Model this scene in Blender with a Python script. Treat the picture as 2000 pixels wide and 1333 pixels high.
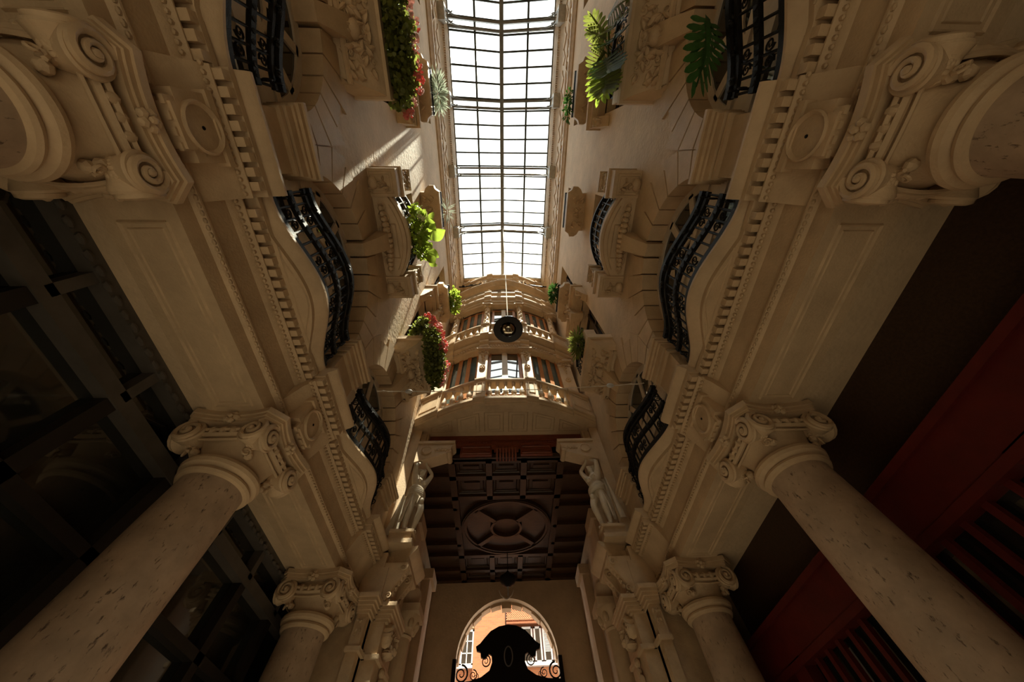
import bpy, math, random
from mathutils import Vector, Matrix, Quaternion
for o in list(bpy.data.objects): bpy.data.objects.remove(o)
scene = bpy.context.scene
COL = scene.collection
R = random.Random(7)
PI = math.pi
# ------------------------------------------------------------------ camera
# world: X across the passage, Y along it (towards the street arch), Z up; camera height is z = 0, floor is z = -1.6
cd = bpy.data.cameras.new('camera'); cam = bpy.data.objects.new('camera', cd); COL.objects.link(cam)
cd.sensor_width = 36.0; cd.lens = 641.9 / 2000 * 36; cd.clip_start = 0.02; cd.clip_end = 300
_r = Vector((0.99941467, -0.00925925, -0.03293295)); _u = Vector((0.00756366, -0.87904364, 0.47668131)); _f = Vector((0.03336321, 0.47665139, 0.87845908))
cam.matrix_world = Matrix(((_r.x, _u.x, -_f.x, -0.13), (_r.y, _u.y, -_f.y, 0), (_r.z, _u.z, -_f.z, 0), (0, 0, 0, 1)))
scene.camera = cam
# ------------------------------------------------------------------ light
w = bpy.data.worlds.new('sky'); scene.world = w; w.use_nodes = True
bg = w.node_tree.nodes['Background']; bg.inputs[0].default_value = (1.0, 0.985, 0.95, 1); bg.inputs[1].default_value = 9.0
sd = bpy.data.lights.new('sun', 'SUN'); sun = bpy.data.objects.new('sun', sd); COL.objects.link(sun)
sd.energy = 62.0; sd.angle = 0.0093; sd.color = (1.0, 0.90, 0.72)
SUN = Vector((0.046, -0.206, 0.974)).normalized()
sun.rotation_euler = SUN.to_track_quat('Z', 'Y').to_euler(); sun.location = (2, -10, 40)
vs = scene.view_settings
vs.view_transform = 'Standard'; vs.look = 'None'; vs.gamma = 1.0; vs.use_curve_mapping = False
vs.exposure = -1.3

# ------------------------------------------------------------------ materials
M = {}
def mat(name, col, rough=0.7, var=0.25, scale=3.0, bump=0.0, bscale=30.0, metal=0.0, spec=0.4, col2=None, trans=0.0, stretch=None):
    m = bpy.data.materials.new(name); m.use_nodes = True; nt = m.node_tree; b = nt.nodes['Principled BSDF']
    b.inputs['Roughness'].default_value = rough; b.inputs['Metallic'].default_value = metal; b.inputs['Specular IOR Level'].default_value = spec
    c2 = col2 or tuple(c * (1 - var) for c in col)
    tc = nt.nodes.new('ShaderNodeTexCoord'); src = tc.outputs['Object']
    if stretch:
        mp = nt.nodes.new('ShaderNodeMapping'); mp.inputs['Scale'].default_value = stretch; nt.links.new(src, mp.inputs[0]); src = mp.outputs[0]
    n = nt.nodes.new('ShaderNodeTexNoise'); n.inputs['Scale'].default_value = scale; n.inputs['Detail'].default_value = 6; n.inputs['Roughness'].default_value = 0.65
    nt.links.new(src, n.inputs['Vector'])
    rp = nt.nodes.new('ShaderNodeValToRGB'); rp.color_ramp.elements[0].position = 0.35; rp.color_ramp.elements[1].position = 0.68
    rp.color_ramp.elements[0].color = (*c2, 1); rp.color_ramp.elements[1].color = (*col, 1)
    nt.links.new(n.outputs['Fac'], rp.inputs[0]); nt.links.new(rp.outputs[0], b.inputs['Base Color'])
    if bump:
        n2 = nt.nodes.new('ShaderNodeTexNoise'); n2.inputs['Scale'].default_value = bscale; n2.inputs['Detail'].default_value = 4
        nt.links.new(src, n2.inputs['Vector'])
        bp = nt.nodes.new('ShaderNodeBump'); bp.inputs['Strength'].default_value = bump; bp.inputs['Distance'].default_value = 0.03
        nt.links.new(n2.outputs['Fac'], bp.inputs['Height']); nt.links.new(bp.outputs[0], b.inputs['Normal'])
    if trans:
        out = nt.nodes['Material Output']; t = nt.nodes.new('ShaderNodeBsdfTranslucent'); mx = nt.nodes.new('ShaderNodeMixShader'); mx.inputs[0].default_value = trans
        nt.links.new(rp.outputs[0], t.inputs[0]); nt.links.new(b.outputs[0], mx.inputs[1]); nt.links.new(t.outputs[0], mx.inputs[2]); nt.links.new(mx.outputs[0], out.inputs[0])
    M[name] = m; return m
mat('plaster', (0.64, 0.47, 0.295), 0.75, 0.22, 1.3, 0.35, 14)
mat('stone', (0.60, 0.43, 0.26), 0.62, 0.22, 2.2, 0.18, 40)
mat('stone_warm', (0.59, 0.42, 0.25), 0.6, 0.28, 3.0, 0.15, 40)
mat('statue_stone', (0.66, 0.56, 0.42), 0.5, 0.18, 5.0, 0.08, 60)
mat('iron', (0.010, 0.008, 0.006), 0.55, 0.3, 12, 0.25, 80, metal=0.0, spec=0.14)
mat('skylight_metal', (0.055, 0.065, 0.062), 0.5, 0.3, 6)
mat('grey_metal', (0.22, 0.22, 0.21), 0.45, 0.3, 6, spec=0.6)
mat('white_iron', (0.52, 0.50, 0.46), 0.5, 0.3, 8)
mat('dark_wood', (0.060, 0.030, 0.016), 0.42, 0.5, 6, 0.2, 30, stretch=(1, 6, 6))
mat('coffer_wood', (0.085, 0.040, 0.018), 0.42, 0.45, 5, 0.2, 30, stretch=(1, 5, 5))
mat('red_wood', (0.24, 0.055, 0.022), 0.4, 0.4, 5, 0.15, 30, stretch=(1, 6, 6))
mat('orange_wood', (0.52, 0.20, 0.055), 0.42, 0.35, 6, 0.1, 30, stretch=(5, 5, 1))
mat('white_paint', (0.70, 0.60, 0.47), 0.5, 0.15, 4)
mat('red_paint', (0.12, 0.010, 0.007), 0.5, 0.35, 3, 0.1, 20)
mat('black_paint', (0.02, 0.016, 0.013), 0.5, 0.3, 4)
mat('grey_paint', (0.10, 0.085, 0.07), 0.5, 0.3, 4)
mat('leaf', (0.22, 0.255, 0.05), 0.45, 0.5, 5, 0.1, 40, trans=0.5, spec=0.5)
mat('leaf_bright', (0.30, 0.40, 0.05), 0.4, 0.35, 5, 0.1, 40, trans=0.5)
mat('leaf_dark', (0.05, 0.13, 0.025), 0.4, 0.4, 4, 0.15, 30, trans=0.3)
mat('leaf_silver', (0.42, 0.48, 0.38), 0.6, 0.25, 8, trans=0.25)
mat('flower_pink', (0.86, 0.33, 0.27), 0.6, 0.3, 20, col2=(0.75, 0.20, 0.18), trans=0.35)
mat('flower_pale', (0.90, 0.60, 0.54), 0.6, 0.2, 20, trans=0.3)
mat('flower_white', (0.85, 0.85, 0.60), 0.6, 0.2, 20, trans=0.3)
mat('roof_clay', (0.36, 0.125, 0.05), 0.8, 0.4, 12)
mat('house_white', (0.70, 0.68, 0.63), 0.5, 0.15, 6)
mat('house_cream', (0.55, 0.40, 0.23), 0.7, 0.2, 6)
mat('terracotta', (0.30, 0.10, 0.04), 0.75, 0.3, 8, 0.2, 30)
mat('floor_tile', (0.16, 0.13, 0.10), 0.4, 0.3, 2)
mat('asphalt', (0.14, 0.14, 0.14), 0.8, 0.3, 4)
mat('cable', (0.60, 0.52, 0.42), 0.5, 0.2, 20)
def glass_mat(name, tint, refl, rough=0.02):
    m = bpy.data.materials.new(name); m.use_nodes = True; nt = m.node_tree; nt.nodes.remove(nt.nodes['Principled BSDF']); out = nt.nodes['Material Output']
    t = nt.nodes.new('ShaderNodeBsdfTransparent'); t.inputs[0].default_value = (*tint, 1)
    g = nt.nodes.new('ShaderNodeBsdfGlossy'); g.inputs['Roughness'].default_value = rough; g.inputs[0].default_value = (1, 1, 1, 1)
    fr = nt.nodes.new('ShaderNodeFresnel'); fr.inputs[0].default_value = refl; mx = nt.nodes.new('ShaderNodeMixShader')
    nt.links.new(fr.outputs[0], mx.inputs[0]); nt.links.new(t.outputs[0], mx.inputs[1]); nt.links.new(g.outputs[0], mx.inputs[2]); nt.links.new(mx.outputs[0], out.inputs[0]); M[name] = m
glass_mat('skylight_glass', (0.93, 0.96, 0.95), 1.15)
glass_mat('clear_glass', (0.42, 0.38, 0.31), 1.3)
def dark_glass(name, col, rough=0.04, spec=0.9):
    m = mat(name, col, rough, 0.5, 2.0, spec=spec); m.node_tree.nodes['Principled BSDF'].inputs['IOR'].default_value = 1.6
dark_glass('window_glass', (0.016, 0.018, 0.016))
dark_glass('curtain_glass', (0.11, 0.16, 0.14), 0.06, 0.6)
dark_glass('sky_glass', (0.02, 0.022, 0.02), 0.02, 1.0); M['sky_glass'].node_tree.nodes['Principled BSDF'].inputs['IOR'].default_value = 2.3
# travertine shaft with pits
m = mat('travertine', (0.45, 0.32, 0.215), 0.55, 0.3, 4.0)
nt = m.node_tree; b = nt.nodes['Principled BSDF']; tc = [n for n in nt.nodes if n.type == 'TEX_COORD'][0]
mp = nt.nodes.new('ShaderNodeMapping'); mp.inputs['Scale'].default_value = (1, 1, 0.45); nt.links.new(tc.outputs['Object'], mp.inputs[0])
n3 = nt.nodes.new('ShaderNodeTexNoise'); n3.inputs['Scale'].default_value = 26; n3.inputs['Detail'].default_value = 5; n3.inputs['Roughness'].default_value = 0.7; nt.links.new(mp.outputs[0], n3.inputs['Vector'])
r3 = nt.nodes.new('ShaderNodeValToRGB'); r3.color_ramp.elements[0].position = 0.30; r3.color_ramp.elements[1].position = 0.40; nt.links.new(n3.outputs['Fac'], r3.inputs[0])
rp = [n for n in nt.nodes if n.type == 'VALTORGB'][0]
mx = nt.nodes.new('ShaderNodeMix'); mx.data_type = 'RGBA'; mx.inputs['A'].default_value = (0.10, 0.06, 0.035, 1)
nt.links.new(r3.outputs[0], mx.inputs['Factor']); nt.links.new(rp.outputs[0], mx.inputs['B']); nt.links.new(mx.outputs['Result'], b.inputs['Base Color'])
bp = nt.nodes.new('ShaderNodeBump'); bp.inputs['Strength'].default_value = 0.6; bp.inputs['Distance'].default_value = 0.02; nt.links.new(r3.outputs[0], bp.inputs['Height']); nt.links.new(bp.outputs[0], b.inputs['Normal'])
# brick facade
m = mat('brick', (0.62, 0.25, 0.11), 0.8, 0.3, 4); nt = m.node_tree; b = nt.nodes['Principled BSDF']; tc = [n for n in nt.nodes if n.type == 'TEX_COORD'][0]
mp = nt.nodes.new('ShaderNodeMapping'); mp.inputs['Rotation'].default_value = (PI / 2, 0, 0); nt.links.new(tc.outputs['Object'], mp.inputs[0])
bk = nt.nodes.new('ShaderNodeTexBrick'); bk.inputs['Scale'].default_value = 1.0; bk.inputs['Brick Width'].default_value = 0.26; bk.inputs['Row Height'].default_value = 0.085; bk.inputs['Mortar Size'].default_value = 0.010
bk.inputs['Color1'].default_value = (0.40, 0.145, 0.048, 1); bk.inputs['Color2'].default_value = (0.33, 0.112, 0.038, 1); bk.inputs['Mortar'].default_value = (0.22, 0.125, 0.075, 1)
nt.links.new(mp.outputs[0], bk.inputs['Vector']); nt.links.new(bk.outputs['Color'], b.inputs['Base Color'])

# ------------------------------------------------------------------ mesh helpers
class MB:
    def __init__(s): s.v = []; s.f = []
    def add(s, vs, fs):
        b = len(s.v); s.v += [tuple(p) for p in vs]; s.f += [tuple(i + b for i in f) for f in fs]; return s
    def box(s, x0, x1, y0, y1, z0, z1):
        return s.hexa([(x0, y0, z0), (x1, y0, z0), (x1, y1, z0), (x0, y1, z0), (x0, y0, z1), (x1, y0, z1), (x1, y1, z1), (x0, y1, z1)])
    def hexa(s, p):
        return s.add(p, [(0, 3, 2, 1), (4, 5, 6, 7), (0, 1, 5, 4), (1, 2, 6, 5), (2, 3, 7, 6), (3, 0, 4, 7)])
    def prism(s, poly, fn, t0, t1):
        n = len(poly); a = [fn(p[0], p[1], t0) for p in poly]; b = [fn(p[0], p[1], t1) for p in poly]
        return s.add(a + b, [tuple(range(n - 1, -1, -1)), tuple(range(n, 2 * n))] + [(i, (i + 1) % n, n + (i + 1) % n, n + i) for i in range(n)])
    def rows(s, rows, closed=True, caps=True):
        n = len(rows[0]); fs = []; k = n if closed else n - 1
        for r in range(len(rows) - 1):
            for i in range(k): j = (i + 1) % n; fs.append((r * n + i, r * n + j, (r + 1) * n + j, (r + 1) * n + i))
        if caps and closed: fs.append(tuple(range(n - 1, -1, -1))); fs.append(tuple((len(rows) - 1) * n + i for i in range(n)))
        return s.add([p for r in rows for p in r], fs)
    def tube(s, path, r, n=6):
        path = [Vector(p) for p in path]; rr = r if isinstance(r, (list, tuple)) else [r] * len(path); rows = []
        t0 = (path[1] - path[0]).normalized(); ref = Vector((0, 0, 1)) if abs(t0.z) < 0.9 else Vector((1, 0, 0)); nrm = t0.cross(ref).normalized()
        for i, p in enumerate(path):
            t = (path[min(i + 1, len(path) - 1)] - path[max(i - 1, 0)]).normalized()
            nrm = (nrm - t * nrm.dot(t)); nrm = nrm.normalized() if nrm.length > 1e-6 else t.orthogonal().normalized(); bn = t.cross(nrm)
            rows.append([p + (nrm * math.cos(2 * PI * k / n) + bn * math.sin(2 * PI * k / n)) * rr[i] for k in range(n)])
        return s.rows(rows)
    def lathe(s, prof, c=(0, 0, 0), n=16, B=None, caps=True):
        B = B or (Vector((1, 0, 0)), Vector((0, 1, 0)), Vector((0, 0, 1))); c = Vector(c)
        return s.rows([[c + B[0] * (r * math.cos(2 * PI * k / n)) + B[1] * (r * math.sin(2 * PI * k / n)) + B[2] * z for k in range(n)] for r, z in prof], True, caps)
    def ell(s, c, rx, ry, rz, n=8, m=5, B=None):
        B = B or (Vector((1, 0, 0)), Vector((0, 1, 0)), Vector((0, 0, 1))); c = Vector(c)
        return s.rows([[c + B[0] * (rx * math.sin(a) * math.cos(2 * PI * k / n)) + B[1] * (ry * math.sin(a) * math.sin(2 * PI * k / n)) + B[2] * (rz * math.cos(a)) for k in range(n)] for a in [0.02 + (PI - 0.04) * i / m for i in range(m + 1)]])
    def spiral(s, c, U, V, N, rad, turns=1.7, t0=0.2, a0=0.0, lift=0.0, n=5, hand=1, steps=22):
        c = Vector(c); path = []; rr = []
        for i in range(steps + 1):
            q = i / steps; r = rad * (1 - 0.86 * q); a = a0 + hand * turns * 2 * PI * q
            path.append(c + U * (r * math.cos(a)) + V * (r * math.sin(a)) + N * (lift * q)); rr.append(rad * t0 * (1 - 0.55 * q))
        return s.tube(path, rr, n)
    def mesh(s, name, material, off=(0, 0, 0), sx=1, ang=35):
        me = bpy.data.meshes.new(name)
        vs = [(sx * x - off[0], y - off[1], z - off[2]) for x, y, z in s.v]
        fs = [tuple(reversed(f)) for f in s.f] if sx < 0 else s.f
        me.from_pydata(vs, [], fs); me.materials.append(M[material]); me.shade_smooth(); me.set_sharp_from_angle(angle=math.radians(ang)); me.update(); return me
    def build(s, name, material, parent=None, sx=1, ang=35, **kw):
        me = s.mesh(name, material, worig(parent), sx, ang); return link(name, me, parent, **kw)
def worig(p):
    o = Vector((0, 0, 0))
    while p is not None: o += Vector(p.location); p = p.parent
    return o
def link(name, data, parent=None, loc=(0, 0, 0), rot=None, scale=None, label=None, cat=None, group=None, kind=None):
    o = bpy.data.objects.new(name, data); COL.objects.link(o); o.parent = parent; o.location = loc
    if rot is not None: o.rotation_euler = rot
    if scale is not None: o.scale = scale
    tag(o, label, cat, group, kind); return o
def tag(o, label=None, cat=None, group=None, kind=None):
    if label: o['label'] = label
    if cat: o['category'] = cat
    if group: o['group'] = group
    if kind: o['kind'] = kind
def thing(name, label, cat, loc=(0, 0, 0), group=None): return link(name, None, None, loc, label=label, cat=cat, group=group)
KIDS = {}
def copy_tree(o, dloc, label=None, group=None):
    def cp(a, par):
        c = a.copy(); COL.objects.link(c); c.parent = par
        for ch in [x for x in list(bpy.data.objects) if x.parent == a]: cp(ch, c)
        return c
    r = cp(o, None); r.location = Vector(o.location) + Vector(dloc)
    if label: r['label'] = label
    if group: r['group'] = group
    return r
X_, Y_, Z_ = Vector((1, 0, 0)), Vector((0, 1, 0)), Vector((0, 0, 1))
def relief(mb, c, U, V, N, wd, ht, seed, n=14, depth=0.05, sym=True, scroll=True):
    """carved foliage: scrolls and leaf lobes spread over a wd x ht field"""
    rn = random.Random(seed); c = Vector(c)
    for i in range(n):
        a, bb = rn.uniform(-.5, .5) * wd, rn.uniform(-.5, .5) * ht
        for sg in ((1, -1) if sym else (1,)):
            p = c + U * (a * sg) + V * bb; q = rn.uniform(.13, .24) * min(wd, ht)
            if scroll and i % 3 == 0: mb.spiral(p, U, V, N, q, 1.5, .28, rn.uniform(0, 6), depth * .8, 4, sg, 12)
            else:
                th = rn.uniform(0, PI); A = U * math.cos(th) * sg + V * math.sin(th); Bv = N.cross(A)
                mb.ell(p, q * 1.3, q * .55, depth * 1.5, 6, 4, (A, Bv, N))
    return mb
def frame(mb, pts, r, n=4):
    k = len(pts)
    for i in range(k): mb.tube([pts[i], pts[(i + 1) % k]], r, n)
    return mb
# ------------------------------------------------------------------ structure
W = 2.75; PER = 3.33; BAYS = [1.47 + PER * k for k in (-2, -1, 0, 1)]; PIERS = [1.47 - PER / 2 + PER * k for k in (-1, 0, 1, 2)]
SIDES = ((-1, 'left', 'sun-streaked wall'), (1, 'right', 'shaded wall'))
MB().box(-7, 7, -12.2, 14.6, -1.75, -1.6).build('floor', 'floor_tile', kind='structure')
MB().box(-16, 16, 14.6, 40, -1.75, -1.6).build('floor_street', 'asphalt', kind='structure')
ZS, RI, RH = 5.1, 1.33, 1.5
def wall_mesh(sx, side):
    mb = MB(); x0, x1 = W, 3.25
    ylo, yhi = BAYS[0] - PER / 2, BAYS[-1] + PER / 2
    mb.box(x0, x1, -12, ylo, 3.9, 20.4); mb.box(x0, x1, yhi, 7.9, 3.9, 20.4)
    for yc in BAYS:
        h = PER / 2
        mb.box(x0, x1, yc - h, yc - RH, 3.9, 7.2); mb.box(x0, x1, yc + RH, yc + h, 3.9, 7.2)
        N = 18
        for k in range(N):
            a, b_ = PI * k / N, PI * (k + 1) / N
            ya, za, yb_, zb = yc + RH * math.cos(a), ZS + RH * math.sin(a), yc + RH * math.cos(b_), ZS + RH * math.sin(b_)
            mb.hexa([(x0, yb_, zb), (x1, yb_, zb), (x1, ya, za), (x0, ya, za), (x0, yb_, 7.2), (x1, yb_, 7.2), (x1, ya, 7.2), (x0, ya, 7.2)])
        for z0, z1, hw in ((7.2, 7.6, 0), (7.6, 10.75, .66), (10.75, 12.15, 0), (12.15, 15.1, .58), (15.1, 20.4, 0)):
            if hw: mb.box(x0, x1, yc - h, yc - hw, z0, z1); mb.box(x0, x1, yc + hw, yc + h, z0, z1)
            else: mb.box(x0, x1, yc - h, yc + h, z0, z1)
    wl = mb.build('wall_' + side, 'plaster', None, sx, kind='structure')
    # voussoirs: proud ashlar blocks, one mesh per position, shared by all arches of this wall
    NV = 13; HB = PER / 2 - .008; meshes = []
    for k in range(NV):
        if k == NV // 2: continue
        a, b_ = PI * k / NV + .010, PI * (k + 1) / NV - .010; ro = (2.08, 1.86)[k % 2]; am = (a + b_) / 2
        inner = [((RI) * math.cos(t), RI * math.sin(t)) for t in (a, am, b_)]
        def out(t, r): 
            r = min(r, HB / max(abs(math.cos(t)), 1e-3)); return (r * math.cos(t), r * math.sin(t))
        outer = [out(b_, ro), out(am, ro), out(a, ro)]
        if abs(math.cos(am)) * ro > HB * .98:   # corner block against the pier joint
            outer = [out(b_, ro), out(a, ro)]
            if k in (2, 10): outer = [out(b_, 2.15), out(a, 2.0)]
        me = MB().prism(inner + outer, lambda p, q, t: (t, p, q + ZS), 2.715, 3.2).mesh('voussoir', 'stone', (0, 0, 0), sx)
        meshes.append(me)
    kb = MB(); rows = []
    for r, x, hw in ((1.26, 2.70, .12), (1.5, 2.60, .135), (1.75, 2.52, .15), (2.0, 2.46, .165), (2.2, 2.50, .175)):
        rows.append([(x, -hw, ZS + r), (x, hw, ZS + r), (3.2, hw, ZS + r), (3.2, -hw, ZS + r)])
    kb.rows(rows); kme = kb.mesh('keystone', 'stone', (0, 0, 0), sx)
    pm = MB()
    for z0, z1, d in ((3.95, 4.70, .0), (4.70, 4.76, .05), (4.76, 4.80, .03), (4.80, 4.92, .07), (4.92, 4.97, .10), (4.97, 5.04, .14), (5.04, 5.10, .17)):
        pm.box(2.715 - d, 3.2, -(.335 + d * .6), .335 + d * .6, z0, z1)
    pme = pm.mesh('pier_impost', 'stone', (0, 0, 0), sx)
    for yc in BAYS[1:]:
        for me in meshes: link('voussoir', me, wl, (0, yc, 0))
        link('keystone', kme, wl, (0, yc, 0))
    for yp in PIERS: link('pier_impost', pme, wl, (0, yp, 0))
    # upper frieze and cornice under the skylight
    c = MB(); pr = [(2.80, 16.2), (2.70, 16.25), (2.64, 16.4), (2.60, 16.45), (2.60, 16.6), (2.66, 16.7), (2.66, 17.2), (2.62, 17.25), (2.62, 17.35), (2.70, 17.4), (2.70, 18.9), (2.64, 19.0), (2.60, 19.2), (2.52, 19.35), (2.47, 19.6), (2.44, 19.7), (2.44, 20.1), (2.80, 20.1)]
    c.rows([[(x, y, z) for x, z in pr] for y in (-12, 7.6)]); cn = c.build('cornice', 'stone_warm', wl, sx)
    bd = MB()
    for i in range(150): bd.box(2.50, 2.60, -6.3 + i * .085, -6.26 + i * .085, 19.22, 19.34)
    bd.build('bead_row', 'stone_warm', cn, sx, kind='stuff')
    fo = MB(); y = -6.5
    while y < 6.6:   # wavy foliage chains of the frieze
        fo.tube([(2.655 - .03 * (i % 2), y + i * .18, 16.95 + .16 * math.sin(i * 1.9)) for i in range(8)], .035, 5)
        fo.tube([(2.695, y + i * .18, 18.2 + .28 * math.sin(i * 1.7 + 1)) for i in range(8)], .045, 5); y += 1.45
    fo.build('foliage_frieze', 'stone', cn, sx, kind='stuff')
    return wl
WALL = {sx: wall_mesh(sx, side) for sx, side, _ in SIDES}

# windows set in the walls
def arch_window(sx, yc, n):
    wn = link('window_%d' % n, None, None, (0, yc, 0), kind='structure')
    xf = 3.02
    f = MB(); f.rows([[(x, yc + r * math.cos(PI * k / 20), ZS + r * math.sin(PI * k / 20)) for x, r in ((xf, RI - .13), (xf, RI + .02), (xf + .09, RI + .02), (xf + .09, RI - .13))] for k in range(21)])
    for d in (-1, 1): f.box(xf, xf + .09, yc + d * RI - .07 - .07 * d, yc + d * RI + .07 - .07 * d, 4.0, ZS)
    f.box(xf - .03, xf + .09, yc - RI, yc + RI, ZS - .20, ZS - .06); f.box(xf - .01, xf + .09, yc - RI, yc + RI, ZS - .06, ZS + .20); f.box(xf - .04, xf + .09, yc - RI * .98, yc + RI * .98, ZS + .20, ZS + .30)
    f.build('frame', 'white_paint', wn, sx)
    for a in (35, 67, 113, 145):
        a = math.radians(a); mb = MB(); t = Vector((0, math.cos(a), math.sin(a))); nn = Vector((0, -math.sin(a), math.cos(a))) * .065; o = Vector((xf, yc, ZS))
        p0, p1 = o + t * .60, o + t * 1.25
        mb.hexa([p0 - nn, p0 - nn + X_ * .07, p0 + nn + X_ * .07, p0 + nn, p1 - nn, p1 - nn + X_ * .07, p1 + nn + X_ * .07, p1 + nn]); mb.build('muntin', 'white_paint', wn, sx)
    rg = MB(); rg.rows([[(x, yc + r * math.cos(PI * k / 14), ZS + r * math.sin(PI * k / 14)) for x, r in ((xf, .54), (xf, .66), (xf + .07, .66), (xf + .07, .54))] for k in range(15)]); rg.build('muntin_ring', 'white_paint', wn, sx)
    for y in (-.62, 0, .62): MB().box(xf - .01, xf + .07, yc + y - .10, yc + y + .10, 3.95, ZS).build('stile', 'white_paint', wn, sx)
    MB().box(xf, xf + .07, yc - RI, yc + RI, 4.0, 4.62).build('kick_panel', 'white_paint', wn, sx)
    for y in (-.95, -.31, .31, .95): MB().box(xf + .03, xf + .045, yc + y - .3, yc + y + .3, 4.62, ZS - .05).build('pane', 'window_glass', wn, sx)
    g = MB(); g.prism([(1.24 * math.cos(PI * k / 16), 1.24 * math.sin(PI * k / 16)) for k in range(17)], lambda p, q, t: (t, yc + p, ZS + q), xf + .03, xf + .045); g.build('fanlight_pane', 'window_glass', wn, sx)
def rect_window(sx, yc, hw, z0, z1, n):
    wn = link('window_%d' % n, None, None, (0, yc, z0), kind='structure'); xf = 3.02
    f = MB(); f.box(xf, xf + .08, yc - hw, yc - hw + .1, z0, z1); f.box(xf, xf + .08, yc + hw - .1, yc + hw, z0, z1); f.box(xf, xf + .08, yc - hw, yc + hw, z1 - .1, z1); f.box(xf, xf + .08, yc - hw, yc + hw, z0, z0 + .25); f.build('frame', 'dark_wood', wn, sx)
    MB().box(xf - .02, xf + .07, yc - .06, yc + .06, z0, z1).build('stile', 'dark_wood', wn, sx)
    MB().box(xf - .01, xf + .07, yc - hw, yc + hw, z0 + (z1 - z0) * .7 - .04, z0 + (z1 - z0) * .7 + .04).build('transom', 'dark_wood', wn, sx)
    for d in (-1, 1): MB().box(xf + .03, xf + .045, yc + d * hw / 2 - hw / 2 + .03, yc + d * hw / 2 + hw / 2 - .03, z0 + .1, z1 - .05).build('pane', 'window_glass', wn, sx)
n = 1
for sx, side, _ in SIDES:
    for yc in BAYS[1:]:
        arch_window(sx, yc, n); rect_window(sx, yc, .66, 7.6, 10.75, n + 1); rect_window(sx, yc, .58, 12.15, 15.1, n + 2); n += 3

# entablature carried by the columns
def xe(y, yc): 
    t = (y - yc) / 1.13; return 2.63 - .30 * math.cos(PI * t / 2) ** 2
def prof(e, r):
    return [(3.51, 3.05), (2.86, 3.05), (2.86, 3.22), (2.83, 3.24), (2.80, 3.26), (2.80, 3.28), (2.84, 3.31), (2.84 - r, 3.60), (2.81 - r, 3.63), (2.80 - r, 3.67), (2.75 - r, 3.71), (2.75 - r, 3.725), (2.82 - r, 3.725), (2.82 - r, 3.82), (2.70 - r, 3.82), (min(e + .12, 2.67 - r), 3.83), (min(e + .12, 2.67 - r), 3.89), (e + .10, 3.90), (e + .075, 3.925), (e + .03, 3.95), (e + .012, 3.97), (e, 3.985), (e, 4.02), (3.51, 4.02)]
DM = MB().box(-.03, .13, -.040, .040, -.044, .048).mesh('dentil', 'stone')
def entab(sx, num, where):
    mb = MB()
    for yc in BAYS:
        a = yc - 1.13
        mb.rows([[(x, a + 2.26 * k / 28, z) for x, z in prof(xe(a + 2.26 * k / 28, yc), 0)] for k in range(29)])
        ya, yb_ = yc + 1.13, min(yc + PER - 1.13, 7.0)
        mb.rows([[(x, y, z) for x, z in prof(2.46, .12)] for y in (ya, yb_)])
    t = mb.build('trim_%d' % num, 'stone', None, sx, kind='structure')
    y = -2.2
    while y < 6.9:
        d = min(abs(y - p) for p in PIERS); x = 2.70 - (.12 if d < .535 else 0)
        if abs(d - .535) > .05: link('dentil', DM, t, (sx * x, y, 3.775), scale=(sx, 1, 1))
        y += .128
    lf = MB(); y = -2.2
    while y < 6.9:      # running leaf moulding and bead
        d = min(abs(y - p) for p in PIERS); r = .12 if d < .535 else 0
        lf.ell((2.79 - r, y, 3.672), .022, .026, .03, 6, 3); lf.ell((2.812, y, 3.243), .018, .030, .018, 6, 3); y += .064
    lf.build('leaf_moulding', 'stone_warm', t, sx, kind='stuff')
    for yc in BAYS[1:]:
        p = MB(); y0, y1 = yc - 1.0, yc + 1.0
        for q, rr in ((0, .016), (.055, .010)): frame(p, [(2.98 + q, y0 + q, 3.05), (3.38 - q, y0 + q, 3.05), (3.38 - q, y1 - q, 3.05), (2.98 + q, y1 - q, 3.05)], rr)
        p.build('soffit_panel', 'stone_warm', t, sx)
        p = MB(); pts = [(2.62, yc - .62, 3.828), (2.62, yc + .62, 3.828)] + [(2.66 - .17 * math.cos(PI * k / 12) ** 2 - .02, yc - .62 * k / 6, 3.828) for k in range(5, -6, -1)]
        frame(p, pts, .011); p.build('incised_panel', 'stone_warm', t, sx)
    for yp in PIERS[1:3]:
        b_ = MB(); b_.box(2.66, 2.86, yp - .30, yp + .22, 3.24, 3.60); b_.box(2.63, 2.86, yp - .33, yp + .25, 3.55, 3.62); b_.box(2.64, 2.86, yp - .20, yp + .12, 3.16, 3.26)
        md = b_.build('medallion', 'stone', t, sx)
        d = MB(); B = (Y_, Z_, -X_)
        d.lathe([(.0, 0), (.20, 0), (.205, .03), (.19, .045), (.175, .03), (.165, .012), (.025, .02), (.0, .02)], (2.66, yp - .04, 3.40), 24, B); d.build('disc', 'stone_warm', md, sx)
        MB().lathe([(.0, 0), (.018, 0), (.015, .012), (0, .014)], (2.645, yp - .04, 3.40), 8, B).build('hole_dot', 'iron', md, sx)  # dark knob standing in for the shaded hole at the disc centre
        for k in range(4): MB().box(2.665, 2.70, yp - .24 + k * .105, yp - .18 + k * .105, 3.14, 3.24).build('drop', 'stone', md, sx)
    return t
TRIM = {-1: entab(-1, 1, ''), 1: entab(1, 2, '')}

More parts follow.
